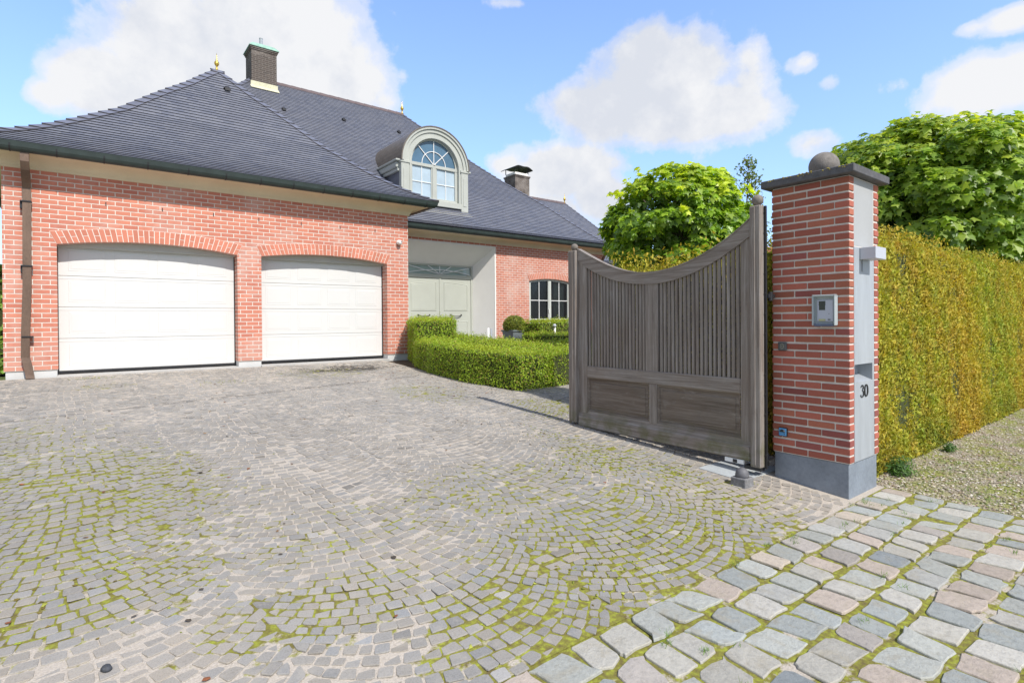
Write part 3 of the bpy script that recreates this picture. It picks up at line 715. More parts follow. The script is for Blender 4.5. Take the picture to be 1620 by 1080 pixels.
# finials
def finial(x,y,z,h,parent):
    s=h/.42; mb=MB(); mb.lathe((x,y,z),[(.045*s,-.06*s),(.028*s,.03*s),(.02*s,.08*s),(.03*s,.10*s),(.055*s,.14*s),(.06*s,.175*s),(.05*s,.205*s),(.022*s,.23*s),(.028*s,.25*s),(.017*s,.27*s),(.010*s,.34*s),(.003*s,.44*s)],16)
    mb.build('finial',M['gold'],parent,smooth=True)
finial(2.505,14.6,6.0,.38,groof); finial(10.03,20.02,8.3,.48,mroof); finial(20.7,22,6.44,.48,wroof)
# roof vents
def vent(x,run,yb,prof,parent,k=1):
    z=prof(run*k); mb=MB(); y=yb+run
    mb.lathe((x,y,z+.02),[(.001,.065),(.05,.055),(.075,.02),(.08,0)][::-1],12); mb.box(x-.055,x+.055,y-.082,y-.06,z-.03,z+.035)
    mb.build('roof_vent',M['black'],parent)
vent(2.62,2.85,11.2,lambda r:gprof(r*4.035/3.4),groof); vent(5.15,4.75,my0,mprof,mroof); vent(7.2,4.9,my0,mprof,mroof); vent(9.3,4.9,my0,mprof,mroof)
# chimneys
def chimney(x0,x1,y0,y1,zb,zt,name,kind):
    mb=MB()
    for (a,b,c_) in (((x0,y0),(x1,y0),0),((x1,y0),(x1,y1),1),((x1,y1),(x0,y1),0),((x0,y1),(x0,y0),1)):
        p=[(a[0],a[1],zb),(b[0],b[1],zb),(b[0],b[1],zt),(a[0],a[1],zt)]; mb.poly(p,[(q[0]*(1-c_)+q[1]*c_,q[2]) for q in p])
    e=.045
    for k in range(2): 
        z0=zt-.09+k*.05; d=e*(k+1)*.5
        for (a,b,c_) in (((x0-d,y0-d),(x1+d,y0-d),0),((x1+d,y0-d),(x1+d,y1+d),1),((x1+d,y1+d),(x0-d,y1+d),0),((x0-d,y1+d),(x0-d,y0-d),1)):
            p=[(a[0],a[1],z0),(b[0],b[1],z0),(b[0],b[1],z0+.05),(a[0],a[1],z0+.05)]; mb.poly(p,[(q[0]*(1-c_)+q[1]*c_,q[2]) for q in p])
        mb.poly([(x0-d,y0-d,z0),(x1+d,y0-d,z0),(x1+d,y1+d,z0),(x0-d,y1+d,z0)],[(0,0)]*4)
    o=mb.build(name,M['dark_brick'],house,fixn=False)
    c=MB(); cx,cy=(x0+x1)/2,(y0+y1)/2
    if kind==0:
        def fr(d,z): return [(x0-d,y0-d,z),(x1+d,y0-d,z),(x1+d,y1+d,z),(x0-d,y1+d,z)]
        v=fr(.07,zt+.01)+fr(.07,zt+.035)+fr(-.06,zt+.17); c.mesh(v,[(0,1,2,3)]+[(r_*4+i,r_*4+(i+1)%4,r_*4+4+(i+1)%4,r_*4+4+i) for r_ in (0,1) for i in range(4)]+[(8,9,10,11)])
        c.build('chimney_cap',M['patina'],o)
        f=MB(); f.lathe((cx,cy,zt+.17),[(.12,0),(.06,.09)],16); f.build('flue_collar',M['black'],o); f=MB(); f.lathe((cx,cy,zt+.25),[(.055,0),(.055,.24),(.06,.25),(.06,.27)],16); f.build('flue_pipe',M['zinc'],o)
        f=MB(); 
        f.box(x0-.03,x1+.03,y0-.012,y0-.002,zb+.62,zb+.80); f.poly([(x0-.05,y0-.012,zb+.66),(x1+.05,y0-.012,zb+.66),(x1+.05,y0-.15,zb+.53),(x0-.05,y0-.15,zb+.53)]); f.build('flashing',M['lead'],o,fixn=False)
    else:
        c.bbox(x0+.03,x1-.03,y0+.03,y1-.03,zt,zt+.16,.04); c.build('chimney_cap',M['cream_light'],o)
        f=MB(); n=14; top=[]; bot=[]
        for i in range(n+1):
            t=i/n; x=x0-.16+(x1-x0+.32)*t; z=zt+.34+.17*math.sin(math.pi*t)**1.5+(.05*math.sin(2*math.pi*t*1.5))
            top.append((x,z))
        for i in range(n):
            (a,za),(b,zb_)=top[i],top[i+1]; f.mesh([(a,y0-.1,za),(b,y0-.1,zb_),(b,y1+.1,zb_),(a,y1+.1,za),(a,y0-.1,za-.03),(b,y0-.1,zb_-.03),(b,y1+.1,zb_-.03),(a,y1+.1,za-.03)],[(0,1,2,3),(4,5,6,7),(0,4,5,1),(3,7,6,2)])
        for sx in (x0+.02,x1-.05):
            for sy in (y0+.05,y1-.08): f.box(sx,sx+.03,sy,sy+.03,zt+.14,zt+.40)
        f.build('rain_cowl',M['black'],o)
    return o
chimney(4.39,5.18,19.6,20.4,7.2,9.13,'chimney',0)['label']='tall dark brick chimney with green copper cap'
chimney(17.29,18.22,22.0,22.9,5.8,7.45,'chimney',1)['label']='low dark brick chimney with curved black cowl'

# ---- dormer
DY=15.1; dc=8.70
dm=MB()
def arcpts(r,n,cz): return [(dc+r*math.cos(a),cz+r*math.sin(a)) for a in np.linspace(0,math.pi,n)]
oz=4.89; wr=.85; orr=1.08
# front face ring between the opening and the outer edge
n=28; inn=arcpts(wr,n,oz-.02); out=arcpts(orr,n,oz-.02)
def ringface(mb,A,B,ya,yb):
    for i in range(len(A)-1): mb.poly([(A[i][0],ya,A[i][1]),(B[i][0],yb,B[i][1]),(B[i+1][0],yb,B[i+1][1]),(A[i+1][0],ya,A[i+1][1])])
A_=[(dc+wr,3.78)]+inn+[(dc-wr,3.78)]; B_=[(dc+orr,3.78)]+out+[(dc-orr,3.78)]
ringface(dm,A_,B_,DY,DY); ringface(dm,A_,A_,DY,DY+.14)
# moulded archivolt steps
def molding(r0,r1,y0,y1,legs=False):
    i0,o0=arcpts(r0,n,oz-.02),arcpts(r1,n,oz-.02)
    if legs: i0=[(dc+r0,3.8)]+i0+[(dc-r0,3.8)]; o0=[(dc+r1,3.8)]+o0+[(dc-r1,3.8)]
    ringface(dm,i0,o0,y0,y0); ringface(dm,o0,o0,y0,y1); ringface(dm,i0,i0,y0,y1)
molding(wr,wr+.05,DY-.012,DY,True); molding(1.02,1.14,DY-.035,DY+.02); molding(1.12,1.18,DY-.075,DY+.05)
# barrel roof edge, pilasters, sill
for s in (-1,1):
    xa,xb=sorted((dc+s*.93,dc+s*1.19)); dm.bbox(xa,xb,DY-.03,DY+.12,3.50,4.80,.006)
    xi,xj=sorted((dc+s*1.00,dc+s*1.12)); dm.bbox(xi,xj,DY-.042,DY-.029,3.72,4.62,.004)
    xa,xb=sorted((dc+s*.90,dc+s*1.22)); dm.bbox(xa,xb,DY-.055,DY+.12,4.80,4.88,.01)
dm.bbox(dc-.93,dc+.93,DY-.045,DY+.14,3.62,3.79,.008)
dorm=dm.build('dormer',M['sage_dark'],house)
mb=MB()
# barrel roof
bo=arcpts(1.215,n,oz-.02); ringface(mb,bo,bo,DY-.09,18.3); bi=arcpts(1.18,n,oz-.02); ringface(mb,bi,bo,DY-.09,DY-.09); mb.build('barrel_roof',M['zincroof'],dorm,fixn=False)
for s in (-1,1):
    mb=MB(); X=dc+s*1.16; p=[(X,DY+.1,3.4),(X,17.6,3.4),(X,17.6,4.9),(X,DY+.1,4.9)]; mb.poly(p,[(q[1],q[2]) for q in p]); mb.build('cheek',M['slate'],dorm,fixn=False)
for s in (-1,1):
    mb=MB(); xa,xb=sorted((dc+s*1.15,dc+s*1.24)); mb.bbox(xa,xb,DY+.12,17.4,4.56,4.66,.01); xa,xb=sorted((dc+s*1.15,dc+s*1.29)); mb.bbox(xa,xb,DY+.12,17.4,4.665,4.84,.02); xa,xb=sorted((dc+s*1.15,dc+s*1.34)); mb.bbox(xa,xb,DY+.02,17.4,4.845,4.90,.01)
    mb.build('side_cornice',M['sage_dark'],dorm)
# window frame + panes of dormer
mb=MB(); WY=DY+.10
mb.bbox(dc-wr,dc+wr,WY-.02,WY+.05,oz-.07,oz+.03,.006); mb.bbox(dc-.06,dc+.06,WY-.02,WY+.05,3.79,oz-.07,.006); mb.bbox(dc-wr,dc+wr,WY-.01,WY+.05,3.79,3.88,.006)
for s in (-1,1):
    xa,xb=sorted((dc+s*(wr-.09),dc+s*wr)); mb.bbox(xa,xb,WY-.01,WY+.05,3.88,oz-.07,.006)
    xa,xb=sorted((dc+s*.06,dc+s*.10)); mb.bbox(xa,xb,WY,WY+.05,3.88,oz-.07,.004)
i0,o0=arcpts(wr-.07,n,oz),arcpts(wr+.0,n,oz); 
for i in range(n-1): mb.poly([(i0[i][0],WY-.01,i0[i][1]),(o0[i][0],WY-.01,o0[i][1]),(o0[i+1][0],WY-.01,o0[i+1][1]),(i0[i+1][0],WY-.01,i0[i+1][1])]); mb.poly([(i0[i][0],WY-.01,i0[i][1]),(i0[i+1][0],WY-.01,i0[i+1][1]),(i0[i+1][0],WY+.03,i0[i+1][1]),(i0[i][0],WY+.03,i0[i][1])])
mb.build('window_frame',M['sage_dark'],dorm)
mb=MB()
for s in (-1,1):
    cxs=dc+s*.43; mb.box(cxs-.011,cxs+.011,WY+.01,WY+.03,3.88,oz-.07); xa,xb=sorted((dc+s*.1,dc+s*.76)); mb.box(xa,xb,WY+.012,WY+.032,4.33,4.352)
def bar(mb,p,q,w,y0,y1):
    d=Vector((q[0]-p[0],q[1]-p[1])).normalized(); nx,nz=-d.y*w/2,d.x*w/2
    P_=[(p[0]+nx,p[1]+nz),(q[0]+nx,q[1]+nz),(q[0]-nx,q[1]-nz),(p[0]-nx,p[1]-nz)]
    mb.mesh([(a,y0,b) for a,b in P_]+[(a,y1,b) for a,b in P_],[(0,1,2,3),(4,5,6,7)]+[(i,(i+1)%4,4+(i+1)%4,4+i) for i in range(4)])
for a in (45,90,135): bar(mb,(dc+.05*math.cos(R(a)),oz+.03+.05*math.sin(R(a))),(dc+(wr-.07)*math.cos(R(a)),oz+.03+(wr-.09)*math.sin(R(a))),.022,WY+.005,WY+.025)
pa=[(dc+.42*math.cos(a),oz+.03+.42*math.sin(a)) for a in np.linspace(0,math.pi,17)]
for p_,q_ in zip(pa[:-1],pa[1:]): bar(mb,p_,q_,.02,WY+.006,WY+.027)
mb.lathe((dc,WY+.01,oz+.03),[(.06,0),(.06,.03)],12); mb.build('glazing_bar',M['white_pvc'],dorm)
mb=MB(); mb.poly([(dc-.8,WY+.035,3.85),(dc+.8,WY+.035,3.85),(dc+.8,WY+.035,oz),(dc-.8,WY+.035,oz)]); mb.build('lower_pane',M['glass_pale'],dorm,fixn=False)
mb=MB(); pp=arcpts(wr-.03,n,oz); mb.poly([(a,WY+.034,b) for a,b in pp][::-1]); mb.build('fan_pane',M['glass_sky'],dorm,fixn=False)
mb=MB(); mb.poly([(dc-1.2,DY-.03,3.53),(dc+1.22,DY-.03,3.53),(dc+1.25,DY-.22,3.36),(dc-1.2,DY-.22,3.36)]); mb.build('flashing',M['lead'],dorm,fixn=False)

# ---- entrance: splayed reveal, fanlight, double door
EY=15.25; e0,e1,et=7.68,10.14,1.816
mb=MB(); zb=-.95
mb.poly([(RC[1],MW,zb),(RC[1],MW,2.37),(e1,EY,et),(e1,EY,zb)]); mb.poly([(RC[0],MW,zb),(RC[0],MW,2.37),(e0,EY,et),(e0,EY,zb)]); mb.poly([(RC[0],MW,2.37),(RC[1],MW,2.37),(e1,EY,et),(e0,EY,et)])
# slim raised border round the mouth
mb.box(RC[1]-.005,RC[1]+.045,MW-.012,MW+.02,zb,2.415); mb.box(RC[0]-.045,RC[0]+.005,MW-.012,MW+.02,zb,2.415); mb.box(RC[0]+.006,RC[1]-.006,MW-.0122,MW+.02,2.37,2.4148)
mb.build('door_surround',M['cream_light'],house)
dr=MB(); F=EY
dr.bbox(e0,e0+.06,F-.02,F+.08,-.82,et,.004); dr.bbox(e1-.06,e1,F-.02,F+.08,-.82,et,.004); dr.bbox(e0+.06,e1-.06,F-.02,F+.08,et-.045,et,.004); dr.bbox(e0+.06,e1-.06,F-.035,F+.08,1.385,1.50,.006)
door=dr.build('front_door',M['sage'],house)
for s,(a,b) in enumerate(((e0+.065,8.905),(8.915,e1-.065))):
    lf=MB(); lf.bbox(a,b,F+.0,F+.05,-.80,1.375,.004)
    pa_,pb_=a+.13,b-.13
    def panel(z0,z1,rise):
        m_=10; topc=[(pa_+(pb_-pa_)*i/m_, z1-rise+rise*(1-((i/m_-(1 if s==0 else 0)))**2)) for i in range(m_+1)]
        def sh(p,d): cx_=(pa_+pb_)/2; cz_=(z0+z1)/2; return (p[0]+(d if p[0]<cx_ else -d), p[1]+(d if p[1]<cz_ else -d))
        pts=[(pa_,z0),(pb_,z0)]+topc[::-1]
        r0=[(p[0],F-.002,p[1]) for p in pts]; r1=[(sh(p,.018)[0],F-.016,sh(p,.018)[1]) for p in pts]; r2=[(sh(p,.03)[0],F-.003,sh(p,.03)[1]) for p in pts]; r3=[(sh(p,.05)[0],F-.010,sh(p,.05)[1]) for p in pts]
        k=len(pts); v=r0+r1+r2+r3; f=[(r_*k+i,r_*k+(i+1)%k,r_*k+k+(i+1)%k,r_*k+k+i) for r_ in range(3) for i in range(k)]; f.append(tuple(3*k+i for i in range(k)))
        lf.mesh(v,f)
    panel(.34,1.27,.07); panel(-.7,.02,0)
    if s==0: lf.bbox(8.88,8.94,F-.02,F-.002,-.8,1.375,.004)
    lf.build('door_leaf',M['sage'],door)
    hd=MB(); cx_=(a+b)/2; hz=.19; hd.tube([(cx_-.2,F-.01,hz+.03),(cx_-.19,F-.05,hz+.02),(cx_-.08,F-.06,hz-.015),(cx_+.08,F-.06,hz-.015),(cx_+.19,F-.05,hz+.02),(cx_+.2,F-.01,hz+.03)],.014,8); hd.sphere((cx_-.2,F-.012,hz+.03),.024,10,6); hd.sphere((cx_+.2,F-.012,hz+.03),.024,10,6); hd.build('handle',M['black'],door)
mb=MB(); mb.sphere((8.91,F-.02,.20),.018,10,6); mb.build('lock',M['black'],door)
mb=MB(); mb.poly([(e0+.06,F+.03,1.49),(e1-.06,F+.03,1.49),(e1-.06,F+.03,1.78),(e0+.06,F+.03,1.78)]); mb.build('fanlight_pane',glass('greenish_glass',(.42,.52,.48)),door,fixn=False)
mb=MB(); cxd=8.91
for dx_,dz_ in ((-1.1,.25),(-.42,.27),(0,.27),(.42,.27),(1.1,.25)): bar(mb,(cxd,1.515),(cxd+dx_,1.50+dz_),.022,F-.005,F+.02)
cur=[(cxd+1.14*t,1.52+.13*(1-t*t)) for t in np.linspace(-1,1,17)]
for p_,q_ in zip(cur[:-1],cur[1:]): bar(mb,p_,q_,.024,F-.008,F+.018)
mb.build('fanlight_bar',M['white_pvc'],door)
mb=MB(); mb.box(RC[0],RC[1],MW-.6,EY+.1,-.98,-.83); mb.build('door_step',M['bluestone'],house)

# ---- arched ground floor window
wf=MB(); WY=MW+.11; a0,a1=WN; ac=(a0+a1)/2
h=lambda x: 1.372+.10*(1-((x-ac)/((a1-a0)/2))**2)
def archstrip(mb,x0,x1,th,y0,y1,off=0,n=18):
    for i in range(n):
        a,b=x0+(x1-x0)*i/n,x0+(x1-x0)*(i+1)/n
        mb.mesh([(a,y0,h(a)-off-th),(b,y0,h(b)-off-th),(b,y0,h(b)-off),(a,y0,h(a)-off),(a,y1,h(a)-off-th),(b,y1,h(b)-off-th)],[(0,1,2,3),(0,1,5,4)])
wf.bbox(a0,a0+.05,WY-.03,WY+.05,-.70,h(a0)-.001,.003); wf.bbox(a1-.05,a1,WY-.03,WY+.05,-.70,h(a1)-.001,.003); archstrip(wf,a0,a1,.07,WY-.03,WY+.05)
for (x0,x1) in ((a0+.05,ac),(ac,a1-.05)):
    wf.bbox(x0,x0+.07,WY-.045,WY+.03,-.66,h(x0)-.06,.003); wf.bbox(x1-.07,x1,WY-.0452,WY+.03,-.66,h(x1)-.06,.003); wf.bbox(x0+.07,x1-.07,WY-.04,WY+.03,-.70,-.60,.003)
wf.bbox(ac-.035,ac+.035,WY-.06,WY-.046,-.66,h(ac)-.07,.004)
win=wf.build('window',plain('off_white_window_paint',(.58,.60,.55),.45,.04),house)
gb=MB()
for (x0,x1) in ((a0+.12,ac-.07),(ac+.07,a1-.12)):
    m_=(x0+x1)/2; gb.box(m_-.012,m_+.012,WY-.02,WY+.0,-.60,h(m_)-.07)
    for z in (.72,.07,-.36): gb.box(x0,x1,WY-.0195,WY+.001,z-.012,z+.012)
gb.build('glazing_bar',M['white_pvc'],win)
pn=MB(); pn.poly([(a0+.05,WY+.004,-.68),(a1-.05,WY+.004,-.68),(a1-.05,WY+.004,1.40),(a0+.05,WY+.004,1.40)]); pn.build('pane',M['clear'],win,fixn=False)
cu=MB(); m_=40
for (x0,x1) in ((13.28,13.78),):
    for i in range(m_):
        a,b=x0+(x1-x0)*i/m_,x0+(x1-x0)*(i+1)/m_; ya=WY+.16+.03*math.sin(i*1.3); yb=WY+.16+.03*math.sin((i+1)*1.3); cu.poly([(a,ya,-.66),(b,yb,-.66),(b,yb,1.42),(a,ya,1.42)])
cu.build('curtain',M['curtain'],win,fixn=False)
hd=MB(); hd.bbox(ac+.035-.1,ac-.04,WY-.075,WY-.05,.28,.42,.005); hd.build('handle',M['white_pvc'],win)
rm=MB(); rm.box(10.7,15.4,WY+.35,19,-.75,2.55); rm_=rm.build('room_interior',M['room'],house)
# open the near side of the room so that daylight enters
import bmesh
bm=bmesh.new(); bm.from_mesh(rm_.data); bm.faces.ensure_lookup_table()
fr=[f for f in bm.faces if all(abs(v.co.y-(WY+.35))<1e-4 for v in f.verts)]; bmesh.ops.delete(bm,geom=fr,context='FACES_ONLY'); bm.to_mesh(rm_.data); bm.free()
mb=MB(); mb.bbox(11.9,13.93,MW-.03,MW+.13,-.78,-.705,.006); mb.build('window_sill',M['bluestone'],house)

# downpipes
def downpipe(pts,w,d,name,mat):
    mb=MB(); ax=Vector((1,0,0)); v=[];f=[]
    P_=[Vector(p) for p in pts]
    for i,p in enumerate(P_):
        t=(P_[min(i+1,len(P_)-1)]-P_[max(i-1,0)]).normalized(); b=ax.cross(t).normalized()
        for sx,sy in ((-1,-1),(1,-1),(1,1),(-1,1)): v.append(p+ax*(sx*w/2)+b*(sy*d/2))
    for i in range(len(P_)-1):
        for k in range(4): l=(k+1)%4; f.append((i*4+k,i*4+l,i*4+4+l,i*4+4+k))
    f.append((0,1,2,3)); f.append(tuple(len(P_)*4-4+i for i in range(4))); mb.mesh(v,f); return mb.build(name,mat,house)
dx0=-.725
dp=downpipe([(dx0,GW-.40,2.68),(dx0,GW-.40,2.52),(dx0,GW-.34,2.42),(dx0,GW-.16,2.27),(dx0,GW-.085,2.17),(dx0,GW-.08,1.9),(dx0-.01,GW-.08,.6),(dx0-.035,GW-.08,-.15),(dx0-.04,GW-.08,-.52),(dx0-.02,GW-.09,-.60),(dx0+.012,GW-.11,-.80),(dx0+.02,GW-.12,-.86)],.105,.09,'downpipe',M['copper'])
for z in (1.94,.92,-.20):
    mb=MB(); mb.bbox(dx0-.08,dx0+.06,GW-.14,GW-.02,z,z+.022,.003); mb.bbox(dx0-.085,dx0-.055,GW-.10,GW-.01,z-.1,z+.01,.003); mb.build('bracket',M['black'],dp)
mb=MB(); mb.tube([(15.35,MW-.42,2.70),(15.35,MW-.40,2.55),(15.35,MW-.2,2.3),(15.35,MW-.07,2.15),(15.35,MW-.06,-.8)],.05,10); mb.build('downpipe',M['copper'],house,smooth=True)

# security camera
cam_t=thing('security_camera','small white dome camera on the brick right of the garage doors','camera',(5.74,GW-.01,1.84))
mb=MB(); mb.lathe((0,0,0),[(.055,0),(.06,.02),(.05,.035)],16); o=mb.build('mount',M['white_pvc'],cam_t,smooth=True); o.rotation_euler=(R(90),0,0)
mb=MB(); mb.sphere((0,-.065,-.005),.055,20,12); mb.build('housing',M['white_pvc'],cam_t,smooth=True)
mb=MB(); mb.sphere((.02,-.112,.008),.015,10,8); mb.build('lens',M['black'],cam_t,smooth=True)

# ------------------------------------------------------------------ GATE PILLAR
PX0,PX1,PY0,PY1=4.688,5.274,1.776,2.386; ZB,ZT=-1.134,1.118
pil=thing('gate_pillar','red brick gate pillar with stone cap and ball, numbered thirty','pillar',(0,0,0))
mb=MB(); mb.box(PX0+.007,PX1-.007,PY0+.007,PY1-.007,ZB,ZT)
core=mb.build('mortar_core',M['mortar'],pil)
mb=MB(); NC=36; ch=(ZT-ZB)/NC
def bk(x0,x1,y0,y1,z):
    k=random.uniform(.74,1.12); r_=random.random(); c=(.45*k,.137*k*(1.12 if r_<.2 else 1),.095*k)
    if r_>.93: c=(.33*k,.10*k,.085*k)
    j=lambda: random.uniform(-.0012,.0012)
    mb.bbox(x0+j(),x1+j(),y0+j(),y1+j(),z+.0075+j(),z+ch-.008+j(),.0025,0,c)
for i in range(NC):
    z=ZB+i*ch; even=(i%2==0)
    js=[2.305,2.095,1.885] if even else [2.198,1.988]
    ys=[PY1]+js+[PY0]
    for s,(xa,xb) in enumerate(((PX0,PX0+.095),(PX1-.095,PX1))):
        for k in range(len(ys)-1):
            y1,y0=ys[k]-(.005 if k else 0),ys[k+1]+(.005 if k<len(ys)-2 else 0)
            if s==0 and k==len(ys)-2: bk(xa,xa+.084,y0,y1,z)
            elif s==1 and k==len(ys)-2: bk(xb-.088,xb,y0,y1,z)
            else: bk(xa,xb,y0,y1,z)
    if even: bk(PX0+.1,PX0+.29,PY1-.095,PY1,z); bk(PX0+.30,PX1-.1,PY1-.095,PY1,z)
    else: bk(PX0+.1,PX0+.19,PY1-.095,PY1,z); bk(PX0+.20,PX0+.385,PY1-.095,PY1,z); bk(PX0+.395,PX1-.1,PY1-.095,PY1,z)
mb.build('brickwork',M['pillar_brick'],pil,fixn=True)
mb=MB(); mb.bbox(PX0+.012,PX1-.016,PY0+.014,PY1-.012,-1.6,ZB-.004,.003); mb.build('plinth',M['bluestone'],pil)
mb=MB(); mb.bbox(4.62,5.345,1.716,2.45,1.122,1.186,.006); mb.build('cap_stone',M['cap'],pil)
mb=MB()
for k in range(46):
    t=random.random(); x,y=(4.618,1.716+.73*t) if random.random()<.6 else (4.62+.1*random.random(),1.72+.7*t); mb.sphere((x,y,1.186-random.random()**2*.02),random.uniform(.004,.009),6,4,.5)
mb.build('lichen',M['moss'],pil)
mb=MB(); mb.sphere((4.985,2.085,1.30),.118,40,24); mb.lathe((4.985,2.085,1.184),[(.06,0),(.05,.012)],20); mb.build('stone_ball',M['ballstone'],pil,smooth=True)
mb=MB(); mb.bbox(4.780,5.176,PY0+.006,PY0+.05,.575,ZT-.004,.003); mb.build('stone_panel',M['panel'],pil)
# mailbox front with a cut slot
mb=MB(); X0,X1=4.778,5.178; YF=PY0+.002; s0,s1,t0,t1=4.782,5.140,-.503,-.362
for (a,b,c_,d) in ((X0,X1,t1,.568),(X0,X1,-1.13,t0),(X0,s0,t0,t1),(s1,X1,t0,t1)): mb.poly([(a,YF,c_),(b,YF,c_),(b,YF,d),(a,YF,d)])
for (a,b) in ((X0,X0),): mb.poly([(X0,YF,-1.13),(X0,YF,.568),(X0,YF+.03,.568),(X0,YF+.03,-1.13)])
mb.poly([(X0,YF,.568),(X1,YF,.568),(X1,YF+.03,.568),(X0,YF+.03,.568)])
mb.poly([(s0,YF,t0),(s1,YF,t0),(s1,YF+.11,t0+.045),(s0,YF+.11,t0+.045)])
mail=mb.build('mailbox_front',M['zinc'],pil,fixn=False)
mb=MB(); mb.poly([(s1,YF,t0),(s1,YF,t1),(s1,YF+.11,t1),(s1,YF+.11,t0+.045)]); mb.poly([(s0,YF,t0),(s0,YF,t1),(s0,YF+.11,t1),(s0,YF+.11,t0+.045)]); mb.poly([(s0,YF+.11,t0+.045),(s1,YF+.11,t0+.045),(s1,YF+.11,t1),(s0,YF+.11,t1)]); mb.poly([(s0,YF,t1),(s1,YF,t1),(s1,YF+.11,t1),(s0,YF+.11,t1)])
mb.build('slot_lining',M['zinc'],mail,fixn=False)
mb=MB(); mb.bbox(s0+.012,s1-.2,YF+.090,YF+.107,t0+.07,t1-.02,.002); mb.build('slot_flap',M['black'],mail)
# mail slot cut into core: the core is recessed so that the slot shows; digits
cut=MB(); cut.box(s0-.004,s1+.004,PY0-.02,YF+.125,t0-.004,t1+.004); cu_o=cut.build('c',M['mortar'],None); md=core.modifiers.new('b','BOOLEAN'); md.object=cu_o; md.solver='EXACT'; md.operation='DIFFERENCE'
dg=bpy.context.evaluated_depsgraph_get(); newme=bpy.data.meshes.new_from_object(core.evaluated_get(dg)); core.modifiers.clear(); core.data=newme; bpy.data.objects.remove(cu_o)
def text_mesh(body,size,name,mat,parent,loc,rot,bold=.0,xs=1):
    cu=bpy.data.curves.new(name,'FONT'); cu.body=body; cu.size=size; cu.extrude=.003; cu.offset=bold
    o=bpy.data.objects.new(name,cu); COL.objects.link(o); dg=bpy.context.evaluated_depsgraph_get(); bpy.context.view_layer.update()
    me=bpy.data.meshes.new_from_object(o.evaluated_get(dg)); bpy.data.objects.remove(o); me.materials.append(mat)
    o=bpy.data.objects.new(name,me); COL.objects.link(o); o.location=loc; o.rotation_euler=rot; o.scale=(xs,1,1); o.parent=parent; return o
# house number drawn as two high-contrast serif figures
mb=MB()
def stroke(pts,ws,y0,y1):
    P_=[Vector(p) for p in pts]; Lf=[];Rt=[]
    for i,p in enumerate(P_):
        t=(P_[min(i+1,len(P_)-1)]-P_[max(i-1,0)]).normalized(); nn_=Vector((-t.y,t.x)); Lf.append(p+nn_*ws[i]/2); Rt.append(p-nn_*ws[i]/2)
    for i in range(len(P_)-1):
        q=[Lf[i],Lf[i+1],Rt[i+1],Rt[i]]; mb.mesh([(a.x,y0,a.y) for a in q]+[(a.x,y1,a.y) for a in q],[(0,1,2,3),(4,5,6,7),(0,1,5,4),(1,2,6,5),(2,3,7,6),(3,0,4,7)])
yf0,yf1=YF-.006,YF-.0005; nx0,nz0,hh=4.890,-.628,.098
A3=[(0.10,.80),(.16,.93),(.36,.99),(.56,.93),(.60,.80),(.50,.64),(.34,.56),(.50,.52),(.66,.38),(.66,.20),(.52,.05),(.30,.0),(.10,.06),(.05,.20)]
W3=[.10,.05,.05,.12,.17,.12,.03,.04,.15,.19,.12,.05,.05,.13]
sc=.088
stroke([(nx0+x*sc,nz0+z*hh) for x,z in A3],[w*sc for w in W3],yf0,yf1)
m_=26; ring=[(math.cos(a),math.sin(a)) for a in np.linspace(0,2*math.pi,m_+1)]
stroke([(nx0+.112+.030*c,nz0+hh/2+hh*.485*s_) for c,s_ in ring],[.005+.015*abs(c)**1.5 for c,s_ in ring],yf0-.0004,yf1)
mb.build('house_number',M['black'],mail)

# things fixed on the pillar
ic=thing('intercom','pale grey intercom with hood on the brick side of the gate pillar','intercom',(PX0,1.948,.07))
mb=MB(); mb.bbox(-.018,0,-.088,.088,-.122,.122,.006)
for (y0,y1,z0,z1) in ((-.088,-.076,-.122,.122),(.076,.088,-.122,.122),(-.088,.088,.110,.124)): mb.bbox(-.055,-.012,y0,y1,z0,z1,.004)
mb.build('hood',plain('pale_grey_casing',(.42,.47,.48),.45,.05),ic)
mb=MB(); mb.bbox(-.028,-.017,-.064,.058,-.09,.085,.003); mb.build('face_plate',plain('silver_plate',(.50,.52,.60),.35,.04,metal=.3),ic)
mb=MB(); mb.box(-.0295,-.027,-.052,-.0+.044-.04,0.0+.04,.07)
for (z0,z1) in ((.055,.075),(.042,.050)): mb.box(-.0300,-.0275,-.008,.046,z0,z1)
mb.box(-.0300,-.0275,-.008,.046,.003,.036); mb.box(-.0300,-.0275,-.048,-.026,-.082,-.068); mb.sphere((-.0285,-.034,-.03),.003,8,5)
M['screen']=plain('dark_window',(.05,.055,.045),.2); mb=MB()
for (z0,z1) in ((.040,.074),): mb.box(-.0300,-.0275,-.006,.044,z0,z1)
mb.box(-.0298,-.0276,-.004,.042,.002,.045); mb.build('display',M['screen'],ic)
mb=MB(); mb.sphere((-.0285,-.032,-.028),.003,8,5); mb.build('microphone_hole',M['screen'],ic)
mb=MB(); mb.box(-.0300,-.0275,-.044,-.024,-.078,-.070); mb.build('call_button',M['screen'],ic)
mb=MB(); mb.box(-.0302,-.0275,-.006,.044,-.085,-.069); mb.build('name_plate',plain('yellow_card',(.45,.45,.22),.5),ic)
mb=MB(); mb.bbox(-.0565,-.012,-.07,.07,-.128,-.108,.004); mb.build('base_lip',plain('slate_blue_casing',(.10,.13,.20),.5),ic)
sp=thing('speaker_grille','small square dark grey plate with round studs on the pillar side','switch plate',(PX0,2.296,-.229))
mb=MB(); mb.bbox(-.016,.003,-.036,.036,-.036,.036,.006); mb.build('plate',plain('dark_grey_plate',(.10,.105,.105),.5),sp)
mb=MB()
for (a,b) in ((0,0),(.013,.008),(-.013,.008),(.006,.018),(-.008,.018),(.014,-.006),(-.014,-.004),(.006,-.018),(-.008,-.017)): mb.sphere((-.0165,a,b),.0032,8,5)
